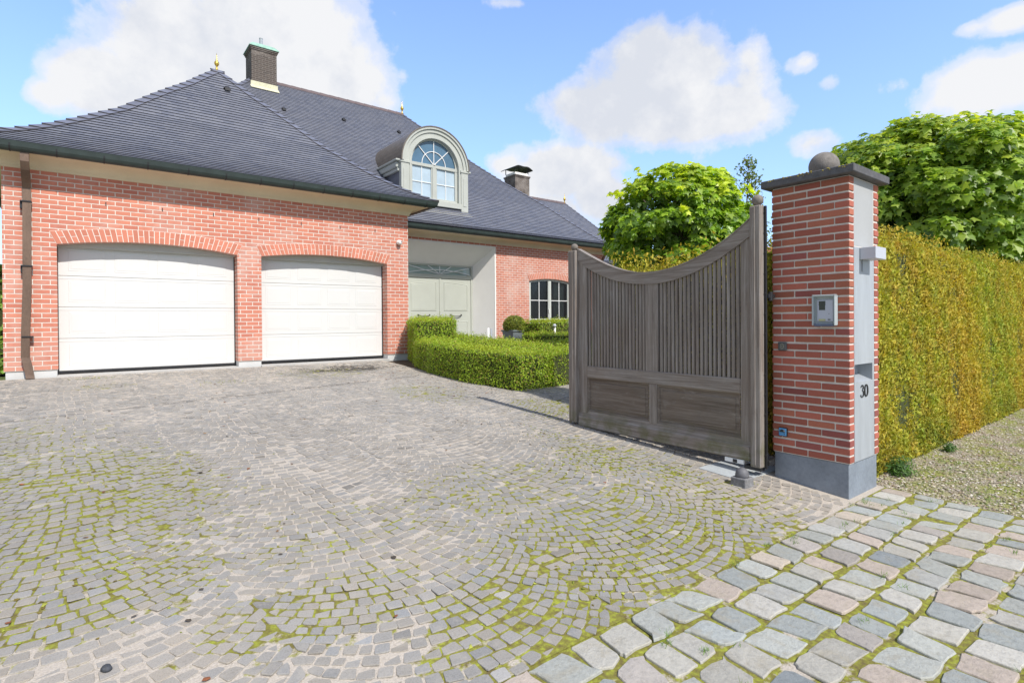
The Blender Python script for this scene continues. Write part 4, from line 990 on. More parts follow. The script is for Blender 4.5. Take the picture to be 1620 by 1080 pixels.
mb.build('stud',M['lead'],sp)
ph=thing('photocell','blue square gate sensor with black dome low on the pillar','sensor',(PX0,2.293,-.955))
mb=MB(); mb.bbox(-.016,.003,-.036,.036,-.036,.036,.005); mb.build('casing',M['black'],ph)
mb=MB(); mb.bbox(-.019,-.0155,-.031,.031,-.031,.031,.002); mb.build('cover',M['blue'],ph)
mb=MB(); v=[(-.0205,.024*math.cos(a),.002+.02*math.sin(a)) for a in np.linspace(0,math.pi,13)]; mb.mesh(v+[(-.030,y*.8,.002+(z-.002)*.8) for _,y,z in v],[tuple(range(13,26))]+[(i,i+1,14+i,13+i) for i in range(12)]+[(0,12,25,13)]); mb.box(-.0205,-.018,-.022,-.012,-.016,-.012); mb.build('lens',M['black'],ph)
wl=thing('wall_light','pale grey box lamp above the letter slot on the pillar front','lamp',(4.88,PY0,.52))
mb=MB(); mb.bbox(0,.11,-.004,.012,-.046,.046,.002); mb.build('back_plate',M['zinc'],wl)
mb=MB(); mb.bbox(.0,.213,-.115,-.0045,-.047,.047,.003); mb.build('shade',M['lampglass'],wl)
mb=MB(); mb.box(.05,.09,-.004,-.0005,-.14,-.05); mb.build('cable_cover',M['zinc'],wl)

# ------------------------------------------------------------------ DRIVEWAY GATE (open, seen from the road)
gate=thing('driveway_gate','open grey oak gate leaf with a dipping top rail and vertical bars','gate',(0,0,0))
XF=4.55
TY=[2.47,2.545,2.725,2.916,3.119,3.334,3.564,3.81,4.073,4.307,4.504,4.60]; TZ=[.893,.828,.724,.619,.549,.494,.486,.508,.572,.665,.792,.815]
BY=[2.47,2.593,2.788,3.05,3.335,3.565,3.811,4.166,4.505,4.60]; BZ=[.745,.66,.566,.454,.378,.371,.392,.468,.636,.69]
def smooth_tab(xs,ys):
    p=np.polyfit(xs,ys,5); return lambda y: float(np.polyval(p,y))
TZf=smooth_tab(TY,TZ); BZf=smooth_tab(BY,BZ)
def post(y0,y1,x0,x1,z0,z1,ball,rb,name='post'):
    mb=MB(); mb.bbox(x0,x1,y0,y1,z0,z1,.008); mb.bbox(x0-.006,x0+.01,y0+.045,y1-.012,z0+.02,z1-.01,.004)
    o=mb.build(name,M['woodz'],gate)
    b=MB(); yc=(y0+y1)/2; xc=(x0+x1)/2; b.sphere((xc,yc,z1+rb*1.02),rb,24,14); b.lathe((xc,yc,z1-.002),[(rb*.7,0),(rb*.45,.012)],16); b.build('ball_finial',plain('weathered_wood_ball',(.20,.175,.15),.85,.4,25,.6),o,smooth=True)
    return o
post(4.610,4.735,XF-.05,XF+.055,-1.185,.822,1,.042); post(2.395,2.492,XF-.045,XF+.06,-1.262,.970,1,.048)
def curved(mb,y0,y1,fb,ft,x0,x1,n=40):
    for i in range(n):
        a,b=y0+(y1-y0)*i/n,y0+(y1-y0)*(i+1)/n
        v=[(x,y,z) for x in (x0,x1) for (y,z) in ((a,fb(a)),(b,fb(b)),(b,ft(b)),(a,ft(a)))]
        mb.mesh(v,[(0,1,2,3),(4,5,6,7),(0,1,5,4),(3,2,6,7)])
mb=MB(); curved(mb,2.493,4.609,BZf,TZf,XF-.012,XF+.045); mb.build('top_rail',M['woody'],gate)
mb=MB(); curved(mb,2.493,4.609,TZf,lambda y:TZf(y)+.012,XF-.02,XF+.052); mb.build('rail_capping',M['woody'],gate)
def stile(y0,y1,z0,zf,x0=XF,x1=XF+.04,name='stile'):
    mb=MB(); curved(mb,y0,y1,lambda y:z0,zf,x0,x1,6)
    for y in (y0,y1): mb.poly([(x0,y,z0),(x1,y,z0),(x1,y,zf(y)),(x0,y,zf(y))])
    mb.build(name,M['woodz'],gate)
bz=lambda y:BZf(y)+.01
stile(2.493,2.598,-1.10,bz); stile(4.475,4.609,-1.10,bz); stile(3.485,3.640,-.52,bz)
mb=MB(); mb.bbox(XF-.004,XF+.036,3.50,3.60,-1.05,-.645,.006); mb.build('stile',M['woodz'],gate)
mb=MB(); mb.bbox(XF-.008,XF+.044,2.599,4.474,-.648,-.516,.008); mb.build('middle_rail',M['woody'],gate)
mb=MB(); mb.bbox(XF+.002,XF+.040,2.599,4.474,-1.19,-1.035,.006)
v0=(XF-.022,XF+.002); mb.mesh([(XF-.018,2.5,-1.098),(XF-.018,4.62,-1.098),(XF+.003,4.62,-1.055),(XF+.003,2.5,-1.055)],[(0,1,2,3)]); mb.build('bottom_rail',M['woody'],gate)
mb=MB(); mb.bbox(XF-.03,XF+.0,2.50,4.60,-1.222,-1.097,.008); mb.build('kick_board',M['woody'],gate)
M['woodp']=wood_mat('darker_brown_oak_panel','y',.62)
for (y0,y1) in ((2.603,3.497),(3.603,4.47)):
    mb=MB()
    def rr(i,x,o_=0): return [(x,y0+i,-1.035+i),(x,y1-i,-1.035+i),(x,y1-i,-.648-i),(x,y0+i,-.648-i)]
    v=rr(0,XF+.002)+rr(.018,XF+.012)+rr(.022,XF+.022)+rr(.05,XF+.022)+rr(.058,XF+.014); f=[(r_*4+i,r_*4+(i+1)%4,r_*4+4+(i+1)%4,r_*4+4+i) for r_ in range(4) for i in range(4)]+[(16,17,18,19)]; mb.mesh(v,f)
    mb.build('panel',M['woodp'],gate)
for (y0,y1,n_) in ((2.608,3.475,19),(3.648,4.465,18)):
    mb=MB(); pt_=(y1-y0)/n_
    for i in range(n_):
        y=y0+(i+.5)*pt_; w=.0168+random.uniform(-.001,.001); zt=BZf(y)+.02; dxx=random.uniform(-.002,.002)
        ring=[]; 
        for k in range(8):
            a=math.pi/8+k*math.pi/4; ring.append((XF+.020+dxx+w*1.06*math.cos(a),y+w*1.06*math.sin(a)))
        v=[(a,b,-.518) for a,b in ring]+[(a,b,zt) for a,b in ring]; mb.mesh(v,[(k,(k+1)%8,8+(k+1)%8,8+k) for k in range(8)])
    mb.build('slat_panel',M['woodz'],gate)
mb=MB(); mb.bbox(XF+.012,XF+.030,2.372,2.392,-1.27,.965,.003)
for i in range(13): mb.sphere((XF+.011,2.382,-1.15+i*.172),.006,8,5)
mb.bbox(XF+.02,XF+.12,2.35,2.385,.18,.215,.004); mb.lathe((XF+.06,2.36,.16),[(.02,0),(.02,.075)],12); mb.bbox(XF+.02,XF+.10,2.35,2.388,-1.24,-1.2,.004); mb.build('hinge_strap',M['black'],gate)
mb=MB(); mb.bbox(XF-.03,XF+.06,2.56,2.74,-1.262,-1.224,.003); mb.build('floor_hinge_bracket',M['white_pvc'],gate)
mb=MB(); mb.bbox(XF-.034,XF-.028,2.62,2.66,-1.258,-1.228,.002); mb.build('hinge_bolt',M['black'],gate)
mb=MB(); mb.bbox(XF-.02,XF+.05,2.41,2.56,-1.295,-1.262,.003); mb.build('hinge_arm',M['black'],gate)
o=MB(); v=[(4.30,2.44),(4.95,2.44),(4.95,2.86),(4.30,2.86)]
o.mesh([(x,y,float(g(y))+.004) for x,y in v]+[(x,y,float(g(y))-.04) for x,y in v],[(0,1,2,3),(0,4,5,1),(1,5,6,2),(2,6,7,3),(3,7,4,0)]); o=o.build('hinge_slab',plain('pale_bluestone_slab',(.42,.45,.46),.7,.15,6)); tag(o,'pale stone slab set in the paving under the gate hinge','stone slab')

ds=thing('gate_stop','small grey stone block with rounded top in front of the gate','gate stop',(4.215,2.40,float(g(2.40))))
mb=MB(); mb.bbox(-.065,.065,-.065,.065,-.02,.068,.006); mb.build('base_block',plain('speckled_stone',(.20,.20,.205),.8,.45,40,.4),ds)
mb=MB(); mb.lathe((.0,.0,.066),[(.052,0),(.054,.02),(.048,.045),(.034,.065),(.015,.076),(.001,.078)],20); mb.build('dome',plain('smooth_dark_stone',(.13,.13,.14),.6,.25,25,.3),ds,smooth=True)
# loose stone in the foreground
from mathutils import noise as mnoise
mb=MB(); mb.sphere((0,0,0),.019,14,9,.8); o=mb.build('loose_stone',plain('black_pebble',(.05,.055,.065),.7,.4,80,.5),smooth=True)
for v in o.data.vertices: v.co*= 1+.35*mnoise.noise(v.co*60)
o.location=(.05,2.63,float(g(2.63))+.008); tag(o,'small black pebble lying on sandy setts in the foreground','pebble')

# ------------------------------------------------------------------ FOLIAGE
def cards(P,Nn,size,shape,col,rot=None):
    """leaf polygons; P,Nn (n,3); size (n,); shape (k,2); returns V,counts,idx,colors"""
    n=len(P); k=len(shape); Nn=Nn/np.linalg.norm(Nn,axis=1,keepdims=True)
    ref=rng.normal(0,1,(n,3)) if rot is None else rot+rng.normal(0,.35,(n,3))
    T=np.cross(Nn,np.cross(ref,Nn)); T/=np.linalg.norm(T,axis=1,keepdims=True)+1e-9; B=np.cross(Nn,T)
    sh=np.array(shape)
    V=P[:,None]+ (sh[None,:,0,None]*B[:,None]+sh[None,:,1,None]*T[:,None])*size[:,None,None]
    # fold / curl
    V=V-Nn[:,None]*(np.abs(sh[None,:,0,None])**1.2*.35*size[:,None,None])
    idx=np.arange(n*k); return V.reshape(-1,3),np.full(n,k),idx,np.repeat(col,k,0)
def merge(parts):
    V=[];C=[];I=[];K=[];MI=[];o=0
    for (v,c,i,k,mi) in parts: V.append(v);C.append(c);I.append(i+o);K.append(k);MI.append(np.full(len(c),mi));o+=len(v)
    return np.concatenate(V),np.concatenate(C),np.concatenate(I),np.concatenate(K),np.concatenate(MI)
LEAFY=[(0,-.5),(.32,-.15),(.34,.15),(0,.55),(-.34,.15),(-.32,-.15)]
SPRAY=[(0,-.6),(.09,-.35),(.34,-.2),(.13,-.1),(.36,.1),(.12,.15),(.26,.38),(0,.7),(-.26,.38),(-.12,.15),(-.36,.1),(-.13,-.1),(-.34,-.2),(-.09,-.35)]
MAPLE=[(0,-.30)]+[(r_*math.cos(R(a)),r_*math.sin(R(a))) for a,r_ in ((-28,.72),(-2,.46),(14,.62),(33,.98),(52,.56),(66,.66),(90,1.08),(114,.66),(128,.56),(147,.98),(166,.62),(182,.46),(208,.72))]
def inpoly(x,y,poly):
    ins=np.zeros(len(x),bool); n=len(poly)
    for i in range(n):
        x1,y1=poly[i];x2,y2=poly[(i+1)%n]; c=((y1>y)!=(y2>y))&(x<(x2-x1)*(y-y1)/(y2-y1+1e-12)+x1); ins^=c
    return ins
def hedge(name,poly,ztop,dens,size,shape,pal,mat,label,cat,group=None,zb=None,lump=.042,shag=.022,topj=.03,colf=None,upf=.4,facing=None,topfun=None,inner=.05,fun=None):
    """clipped hedge: dark inner body plus many leaf polygons standing off its faces"""
    poly=[tuple(p) for p in poly]; A=sum(poly[i][0]*poly[(i+1)%len(poly)][1]-poly[(i+1)%len(poly)][0]*poly[i][1] for i in range(len(poly)))
    if A<0: poly=poly[::-1]
    n=len(poly); parts=[]; Ps=[];Ns=[]
    cx=sum(p[0] for p in poly)/n; cy=sum(p[1] for p in poly)/n
    for i in range(n):
        a=np.array(poly[i]);b=np.array(poly[(i+1)%n]); l=np.linalg.norm(b-a); zb0=min(g(a[1]),g(b[1])); H=ztop((a+b)/2)-zb0
        k=facing(i,a,b) if facing else 1
        m=int(l*H*dens*k)
        if m<1: continue
        t=rng.random(m); s=rng.random(m); xy=a+(b-a)*t[:,None]; zb_=g(xy[:,1])+.01; zt=np.array([ztop(q) for q in xy]); z=zb_+(zt-zb_)*s
        nr=np.array([(b-a)[1],-(b-a)[0],0])/l; Ps.append(np.stack([xy[:,0],xy[:,1],z],1)); Ns.append(np.tile(nr,(m,1)))
    xs=[p[0] for p in poly]; ys=[p[1] for p in poly]; ar=abs(A)/2; bb=(max(xs)-min(xs))*(max(ys)-min(ys)); m=int(bb*dens)
    x=min(xs)+(max(xs)-min(xs))*rng.random(m); y=min(ys)+(max(ys)-min(ys))*rng.random(m); ok=inpoly(x,y,poly); x,y=x[ok],y[ok]
    Ps.append(np.stack([x,y,np.array([ztop(q) for q in zip(x,y)])],1)); Ns.append(np.tile([0,0,1.],(len(x),1)))
    P=np.concatenate(Ps); Nn=np.concatenate(Ns); lm=lump*(vn(P,2.3,1)+.6*vn(P,6.5,2)); 
    P=P+Nn*(lm+rng.normal(0,shag,len(P)))[:,None]; P[:,2]+=(rng.random(len(P))**6)*topj*(Nn[:,2]>.5)*3
    P[:,2]=np.maximum(P[:,2],g(P[:,1])+.01)
    Nd=Nn+rng.normal(0,.75,(len(P),3))+np.array([0,0,upf]); sz=rng.uniform(size[0],size[1],len(P))
    pal=np.array(pal); c=pal[rng.integers(0,len(pal),len(P))]*rng.uniform(.75,1.25,(len(P),1))
    if colf is not None: c=colf(P,Nn,c)
    v,ct,ix,cc_=cards(P,Nd,sz,shape,c,np.tile([0,0,1.],(len(P),1))+Nn*.8); parts.append((v,ct,ix,cc_,0))
    # inner body
    def ins(p,d): q=np.array(p)-np.array((cx,cy)); L_=np.linalg.norm(q); return np.array((cx,cy))+q*(1-min(.6,d/L_*1.3))
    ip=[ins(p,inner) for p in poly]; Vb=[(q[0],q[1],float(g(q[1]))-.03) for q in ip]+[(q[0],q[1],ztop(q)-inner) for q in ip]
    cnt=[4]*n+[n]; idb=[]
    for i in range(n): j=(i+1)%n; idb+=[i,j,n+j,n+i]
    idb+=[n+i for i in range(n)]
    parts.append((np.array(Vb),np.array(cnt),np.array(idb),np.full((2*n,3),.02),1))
    V,C,I,K,MI=merge(parts); o=np_mesh(name,V,C,I,[mat,M['inner']],K,MI); tag(o,label,cat,group); return o
BOXP=[(.34,.48,.035),(.27,.41,.03),(.42,.54,.05),(.20,.32,.025),(.34,.48,.035),(.27,.41,.03),(.36,.28,.07)]
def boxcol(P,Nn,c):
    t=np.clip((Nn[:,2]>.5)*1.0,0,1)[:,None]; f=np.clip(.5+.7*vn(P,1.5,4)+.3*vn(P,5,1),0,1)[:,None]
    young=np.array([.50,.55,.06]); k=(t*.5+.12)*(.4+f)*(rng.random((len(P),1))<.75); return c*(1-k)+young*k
gt=lambda h_: (lambda q: float(g(q[1]))+h_)
BG='clipped box hedges in the entrance garden'
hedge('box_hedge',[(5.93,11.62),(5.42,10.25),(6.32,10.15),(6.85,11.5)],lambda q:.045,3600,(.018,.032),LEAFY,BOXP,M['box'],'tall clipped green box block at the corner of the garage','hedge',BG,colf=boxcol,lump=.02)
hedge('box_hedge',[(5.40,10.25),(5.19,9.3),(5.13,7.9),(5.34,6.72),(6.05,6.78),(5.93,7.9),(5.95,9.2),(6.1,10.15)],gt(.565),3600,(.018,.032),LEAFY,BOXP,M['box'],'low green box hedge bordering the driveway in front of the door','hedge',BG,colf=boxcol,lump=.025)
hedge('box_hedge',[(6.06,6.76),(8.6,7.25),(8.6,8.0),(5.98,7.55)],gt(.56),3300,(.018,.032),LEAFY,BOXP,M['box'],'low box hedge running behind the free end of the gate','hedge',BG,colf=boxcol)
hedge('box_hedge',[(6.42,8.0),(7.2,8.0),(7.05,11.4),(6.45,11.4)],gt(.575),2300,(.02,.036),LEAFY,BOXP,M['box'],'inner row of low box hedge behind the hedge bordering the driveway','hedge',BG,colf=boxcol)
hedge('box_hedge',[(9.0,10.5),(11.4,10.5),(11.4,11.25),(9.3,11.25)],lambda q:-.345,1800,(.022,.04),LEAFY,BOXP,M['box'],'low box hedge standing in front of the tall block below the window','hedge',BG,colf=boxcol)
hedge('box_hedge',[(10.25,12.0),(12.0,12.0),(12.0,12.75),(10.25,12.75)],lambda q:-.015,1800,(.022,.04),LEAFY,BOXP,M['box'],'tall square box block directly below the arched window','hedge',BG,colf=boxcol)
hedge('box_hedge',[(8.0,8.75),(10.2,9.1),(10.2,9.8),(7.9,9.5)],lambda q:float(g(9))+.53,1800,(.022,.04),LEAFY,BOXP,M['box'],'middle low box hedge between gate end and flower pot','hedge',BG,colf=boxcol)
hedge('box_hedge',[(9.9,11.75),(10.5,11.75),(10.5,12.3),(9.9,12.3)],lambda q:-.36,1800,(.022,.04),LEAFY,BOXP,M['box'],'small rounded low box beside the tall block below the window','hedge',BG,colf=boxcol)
# golden yew hedges
YG=np.array([.51,.45,.05]); YO=np.array([.51,.34,.06]); YL=np.array([.30,.39,.05]); YD=np.array([.10,.15,.03])
def yewcol(P,Nn,c):
    n_=len(P); a=np.clip(.52+.34*vn(P*np.array([1,1,.5]),2.0,3)+.30*vn(P,6.5,8)+.25*vn(P,17,4),0,1)[:,None]; b=np.clip(.42+.42*vn(P*np.array([1,1,.5]),1.3,6)+.3*vn(P,9,2),0,1)[:,None]; r_=rng.random((n_,1))
    col=YG*(1-a)+YO*a; gcol=YL; k=np.clip(b*1.0-.1+.6*(r_-.5),0,1); col=col*(1-k)+gcol*k
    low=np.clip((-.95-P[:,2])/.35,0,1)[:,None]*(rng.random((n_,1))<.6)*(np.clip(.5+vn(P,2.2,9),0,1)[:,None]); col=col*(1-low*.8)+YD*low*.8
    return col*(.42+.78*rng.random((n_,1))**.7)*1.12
def ytop(q): return .70+.03*math.sin(q[0]*2.1)+.02*math.sin(q[0]*5.3+q[1]*3)
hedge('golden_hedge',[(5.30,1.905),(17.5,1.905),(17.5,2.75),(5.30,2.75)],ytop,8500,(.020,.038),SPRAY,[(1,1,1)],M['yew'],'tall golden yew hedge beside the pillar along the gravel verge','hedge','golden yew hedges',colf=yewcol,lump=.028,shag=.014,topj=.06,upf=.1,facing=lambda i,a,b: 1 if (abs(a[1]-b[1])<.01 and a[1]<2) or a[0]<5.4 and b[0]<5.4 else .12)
hedge('golden_hedge',[(5.42,2.76),(6.2,2.76),(6.2,5.1),(5.42,5.1)],lambda q:.635+.03*math.sin(q[1]*4),2200,(.03,.05),SPRAY,[(1,1,1)],M['yew'],'yew hedge seen over the dip of the open gate','hedge','golden yew hedges',colf=yewcol,lump=.035,shag=.03,topj=.09,upf=.3)
# weeds at the hedge foot and ball shrub in a planter
def shrub_cards(c,rad,n,size,pal,shape,shell=.25,upf=.3):
    d=rng.normal(0,1,(n,3)); d/=np.linalg.norm(d,axis=1,keepdims=True); r_=1-shell*rng.random(n)**1.5
    P=np.array(c)+d*np.array(rad)*r_[:,None]; pal=np.array(pal); col=pal[rng.integers(0,len(pal),n)]*rng.uniform(.7,1.25,(n,1))
    return P,d,col
pot=thing('potted_box_ball','clipped box ball in a tapered grey square planter by the wall','potted plant',(10.54,13.5,float(g(13.5))))
mb=MB(); hz0=.0; rz=-.265-float(g(13.5))
def fr(h_,z): return [(-h_,-h_,z),(h_,-h_,z),(h_,h_,z),(-h_,h_,z)]
v=fr(.20,0)+fr(.275,rz-.05)+fr(.30,rz-.045)+fr(.30,rz)+fr(.26,rz)+fr(.25,rz-.06); f=[(r_*4+i,r_*4+(i+1)%4,r_*4+4+(i+1)%4,r_*4+4+i) for r_ in range(5) for i in range(4)]+[(20,21,22,23)]; mb.mesh(v,f); mb.build('planter',plain('grey_zinc_planter',(.17,.20,.21),.6,.2,4),pot)
P,d,c=shrub_cards((0,0,rz+.13),(.37,.37,.33),7500,0,[(.20,.27,.03),(.27,.33,.035),(.14,.19,.02),(.30,.26,.05)],LEAFY)
ok=P[:,2]>rz-.04; P,d,c=P[ok],d[ok],c[ok]; v,ct,ix,cc_=cards(P,d+rng.normal(0,.6,P.shape),rng.uniform(.02,.035,len(P)),LEAFY,c)
o=np_mesh('shrub_ball',v,ct,ix,M['box'],cc_); o.parent=pot
mb=MB(); mb.sphere((0,0,rz+.12),.30,16,10); mb.build('shrub_core',M['inner'],pot)
def weed(x,y,n,s,label):
    P,d,c=shrub_cards((x,y,float(g(y))+s*.35),(s,s*.7,s*.6),n,0,[(.09,.19,.04),(.13,.25,.05),(.07,.14,.04)],LEAFY,.9)
    P[:,2]=np.maximum(P[:,2],g(P[:,1])+.005); v,ct,ix,cc_=cards(P,d+rng.normal(0,.5,P.shape)+np.array([0,-.3,.5]),rng.uniform(.02,.05,len(P)),[(0,-.6),(.14,0),(0,.7),(-.14,0)],c); o=np_mesh('weed',v,ct,ix,M['box'],cc_); tag(o,label,'weed','weeds at the foot of the golden hedge')
weed(5.85,1.80,800,.17,'larger ferny green weed at the hedge foot near the pillar'); weed(7.25,1.78,260,.09,'small green weed tuft at the hedge foot farther along')
# grass tufts between cobbles
def blades(name,pts,label):
    P=[];D=[]
    for (x,y,n_,s) in pts:
        for k in range(n_): P.append((x+random.gauss(0,s),y+random.gauss(0,s*.6),float(g(y))+.005))
    P=np.array(P); n_=len(P); h_=rng.uniform(.012,.035,n_); a=rng.uniform(0,6.28,n_); w=.0016
    dx_=np.stack([np.cos(a)*w,np.sin(a)*w,np.zeros(n_)],1); tip=P+np.stack([rng.normal(0,.012,n_),rng.normal(0,.012,n_),h_],1)
    V=np.stack([P-dx_,P+dx_,tip],1).reshape(-1,3); c=np.tile([.14,.26,.04],(n_,1))*rng.uniform(.7,1.4,(n_,1)); o=np_mesh(name,V,np.full(n_,3),np.arange(3*n_),M['box'],np.repeat(c,3,0)); tag(o,label,'grass',kind='stuff')
pts=[(random.uniform(1.5,5.2),1.74-1.9*random.random()**1.3,random.randint(5,26),.02) for _ in range(46)]+[(random.uniform(5.4,10),random.uniform(.1,1.75),random.randint(10,40),.05) for _ in range(90)]
blades('grass',pts,'short grass blades between the big cobbles and on the verge')

# garden spotlights
def spot(x,y,zt,label,tw):
    t=thing('garden_light',label,'garden light',(x,y,float(g(y))),'garden lights in the box beds'); h_=zt-float(g(y))
    m_=MB(); m_.lathe((0,0,0),[(.03,0),(.026,.01),(.026,h_)],12); m_.build('post',M['white_pvc'],t,smooth=True)
    m_=MB(); 
    if tw: m_.lathe((.09,0,.0),[(.02,h_*.55),(.02,h_*.98)],12); m_.box(.02,.08,-.008,.008,h_*.7,h_*.72)
    else: m_.sphere((-.03,-.02,h_+.005),.05,14,9)
    m_.build('lamp_head',M['lampglass'],t,smooth=not tw)
spot(7.42,10.5,-.15,'white tube garden light rising from the hedge near the front door',True); spot(10.1,11.15,-.13,'white garden light with round head below the arched window',False)

# ------------------------------------------------------------------ TREES
def maple(cx,cy,cz,rx,ry,rz_,n,size,pal,label,tipcol,seed,pw=2):
    t=thing('maple_tree',label,'tree',(cx,cy,float(g(cy))),'ball headed maples')
    zc=cz-float(g(cy)); r0=np.random.default_rng(seed)
    nc=150 if pw==2 else 210; d=r0.normal(0,1,(nc,3)); d/=(np.abs(d)**pw).sum(1,keepdims=True)**(1/pw)
    C=d*np.array([rx,ry,rz_])*(.80+.12*r0.random((nc,1))); cr=r0.uniform(.20,.36,nc)*rx/1.7
    per=n//nc; Ps=[];Ns=[];Cs=[]; pal=np.array(pal)
    for i in range(nc):
        m=int(per*(cr[i]/.28*1.7/rx)**1.5*1.0); e=r0.normal(0,1,(m,3)); e/=np.linalg.norm(e,axis=1,keepdims=True); e=e+d[i]*.55+np.array([0,0,.15]); e/=np.linalg.norm(e,axis=1,keepdims=True)
        p=C[i]+e*cr[i]*r0.uniform(.65,1.08,(m,1))*np.array([1.1,1.1,.8]); Ps.append(p); Ns.append(e*.55+d[i]*.35+np.array([0,0,.55])+r0.normal(0,.35,(m,3)))
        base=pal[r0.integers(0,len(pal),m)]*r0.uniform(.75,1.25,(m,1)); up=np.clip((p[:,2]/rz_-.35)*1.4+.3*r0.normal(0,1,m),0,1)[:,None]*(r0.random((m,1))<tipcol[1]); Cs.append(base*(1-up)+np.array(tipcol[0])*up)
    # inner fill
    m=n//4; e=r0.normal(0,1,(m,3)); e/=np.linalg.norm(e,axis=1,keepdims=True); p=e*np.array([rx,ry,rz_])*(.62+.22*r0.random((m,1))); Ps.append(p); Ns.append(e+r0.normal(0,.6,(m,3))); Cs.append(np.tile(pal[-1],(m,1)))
    # stray shoots
    for k in range(26):
        a=r0.normal(0,1,3); a[2]=abs(a[2])*.8; a/=np.linalg.norm(a); L0=a*np.array([rx,ry,rz_])*1.0
        for q in range(7): Ps.append((L0*(1+.022*q)+r0.normal(0,.035,3))[None]); Ns.append((a*.5+np.array([0,0,.6])+r0.normal(0,.4,3))[None]); Cs.append(np.array(tipcol[0])[None]*r0.uniform(.8,1.2))
    P=np.concatenate(Ps); Nn=np.concatenate(Ns); K=np.concatenate(Cs); P[:,2]+=zc
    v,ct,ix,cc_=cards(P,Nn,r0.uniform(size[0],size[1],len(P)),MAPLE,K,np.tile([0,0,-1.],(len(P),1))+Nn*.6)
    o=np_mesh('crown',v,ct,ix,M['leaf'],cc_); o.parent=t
    m_=MB(); H=zc; m_.tube([(0,0,-.05),(.02,.01,H*.3),(-.01,.02,H*.65),(0,0,H)],[.11,.085,.075,.06],12)
    for k in range(14):
        a=r0.uniform(0,6.28); u=r0.uniform(-.1,.9); e=np.array([math.cos(a)*rx*.72,math.sin(a)*ry*.72,zc+rz_*u*.8]); s=np.array([0,0,zc-rz_*.7+.15*k*rz_/2]); mid=(s+e)/2+np.array([0,0,-.08]); m_.tube([s,mid,e],[.035,.022,.008],6)
    m_.build('trunk',M['bark'],t,smooth=True)
    return t
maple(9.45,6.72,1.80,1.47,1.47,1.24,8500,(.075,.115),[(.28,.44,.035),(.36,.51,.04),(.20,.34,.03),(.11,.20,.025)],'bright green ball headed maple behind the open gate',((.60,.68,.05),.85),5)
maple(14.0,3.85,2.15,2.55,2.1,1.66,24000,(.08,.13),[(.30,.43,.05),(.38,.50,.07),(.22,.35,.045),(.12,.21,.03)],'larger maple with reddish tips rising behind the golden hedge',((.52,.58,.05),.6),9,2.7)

def slim(x,y,H,label):
    t=thing('slender_tree',label,'tree',(x,y,float(g(y)))); m_=MB(); r0=np.random.default_rng(3); Ps=[];Ns=[]
    m_.tube([(0,0,0),(.05,0,H*.4),(0,.04,H*.75),(.03,0,H)],[.06,.045,.022,.006],8)
    for k in range(60):
        u=r0.uniform(.35,1)**.8; a=r0.uniform(0,6.28); l=(1.15-u)*1.5*r0.uniform(.5,1)+.15; s=np.array([.02,0,H*u]); e=s+np.array([math.cos(a)*l*.6,math.sin(a)*l*.6,l*.7]); mid=(s+e)/2+np.array([0,0,-.05]); m_.tube([s,mid,e],[.012,.008,.003],5)
        for q in range(int(24*l)+4):
            w=r0.uniform(.25,1.05); p=s+(e-s)*w+r0.normal(0,.06,3); Ps.append(p); Ns.append(r0.normal(0,1,3)+np.array([0,0,.6]))
    m_.build('trunk',M['bark'],t,smooth=True); P=np.array(Ps); Nn=np.array(Ns); c=np.array([[.12,.19,.04],[.17,.24,.06],[.22,.27,.09]])[r0.integers(0,3,len(P))]
    v,ct,ix,cc_=cards(P,Nn,r0.uniform(.05,.09,len(P)),LEAFY,c); o=np_mesh('crown',v,ct,ix,M['leaf'],cc_); o.parent=t
slim(13.6,7.55,5.05,'thin airy young tree between the green maple and the pillar')

# side hedge at the far left beyond the house corner, and a neighbour house behind the trees
hedge('laurel_hedge',[(-4.6,13.0),(-1.07,13.0),(-1.07,13.8),(-4.6,13.8)],lambda q:1.0,700,(.07,.11),LEAFY,[(.20,.34,.05),(.26,.40,.06),(.14,.24,.04)],M['box'],'dark green hedge just visible left of the house corner','hedge')
nh=thing('neighbour_house','red tiled neighbouring house glimpsed between gate and pillar','house',(0,0,0))
mb=MB()
for (p) in ([(24,13,-.9),(34,13,-.9),(34,13,2.2),(24,13,2.2)],[(24,20,-.9),(24,13,-.9),(24,13,2.2),(24,20,2.2)],[(34,13,-.9),(34,20,-.9),(34,20,2.2),(34,13,2.2)],[(34,20,-.9),(24,20,-.9),(24,20,2.2),(34,20,2.2)]): mb.poly(p,[(q[0]+q[1],q[2]) for q in p])
mb.poly([(24,13,2.2),(24,20,2.2),(24,16.5,4.2)],[(13,2.2),(20,2.2),(16.5,4.2)]); mb.poly([(34,13,2.2),(34,20,2.2),(34,16.5,4.2)],[(13,2.2),(20,2.2),(16.5,4.2)]); mb.build('wall',M['brick'],nh,fixn=False)
mb=MB(); 
for s_ in (0,1):
    ya,yb=(12.7,16.5) if s_==0 else (20.3,16.5)
    for i in range(14):
        t0,t1=i/14,(i+1)/14; z0,z1=2.05+2.25*t0,2.05+2.25*t1; y0,y1=ya+(yb-ya)*t0,ya+(yb-ya)*t1; mb.poly([(23.7,y0,z0+.04),(34.3,y0,z0+.04),(34.3,y1,z1),(23.7,y1,z1)]); mb.poly([(23.7,y0,z0),(34.3,y0,z0),(34.3,y0,z0+.04),(23.7,y0,z0+.04)])
mb.build('roof',plain('red_roof_tile',(.42,.13,.07),.8,.2,4),nh,fixn=False)
mb=MB(); mb.bbox(26,27.4,12.95,13.02,.2,1.6,.01); mb.build('window',M['glass_sky'],nh)

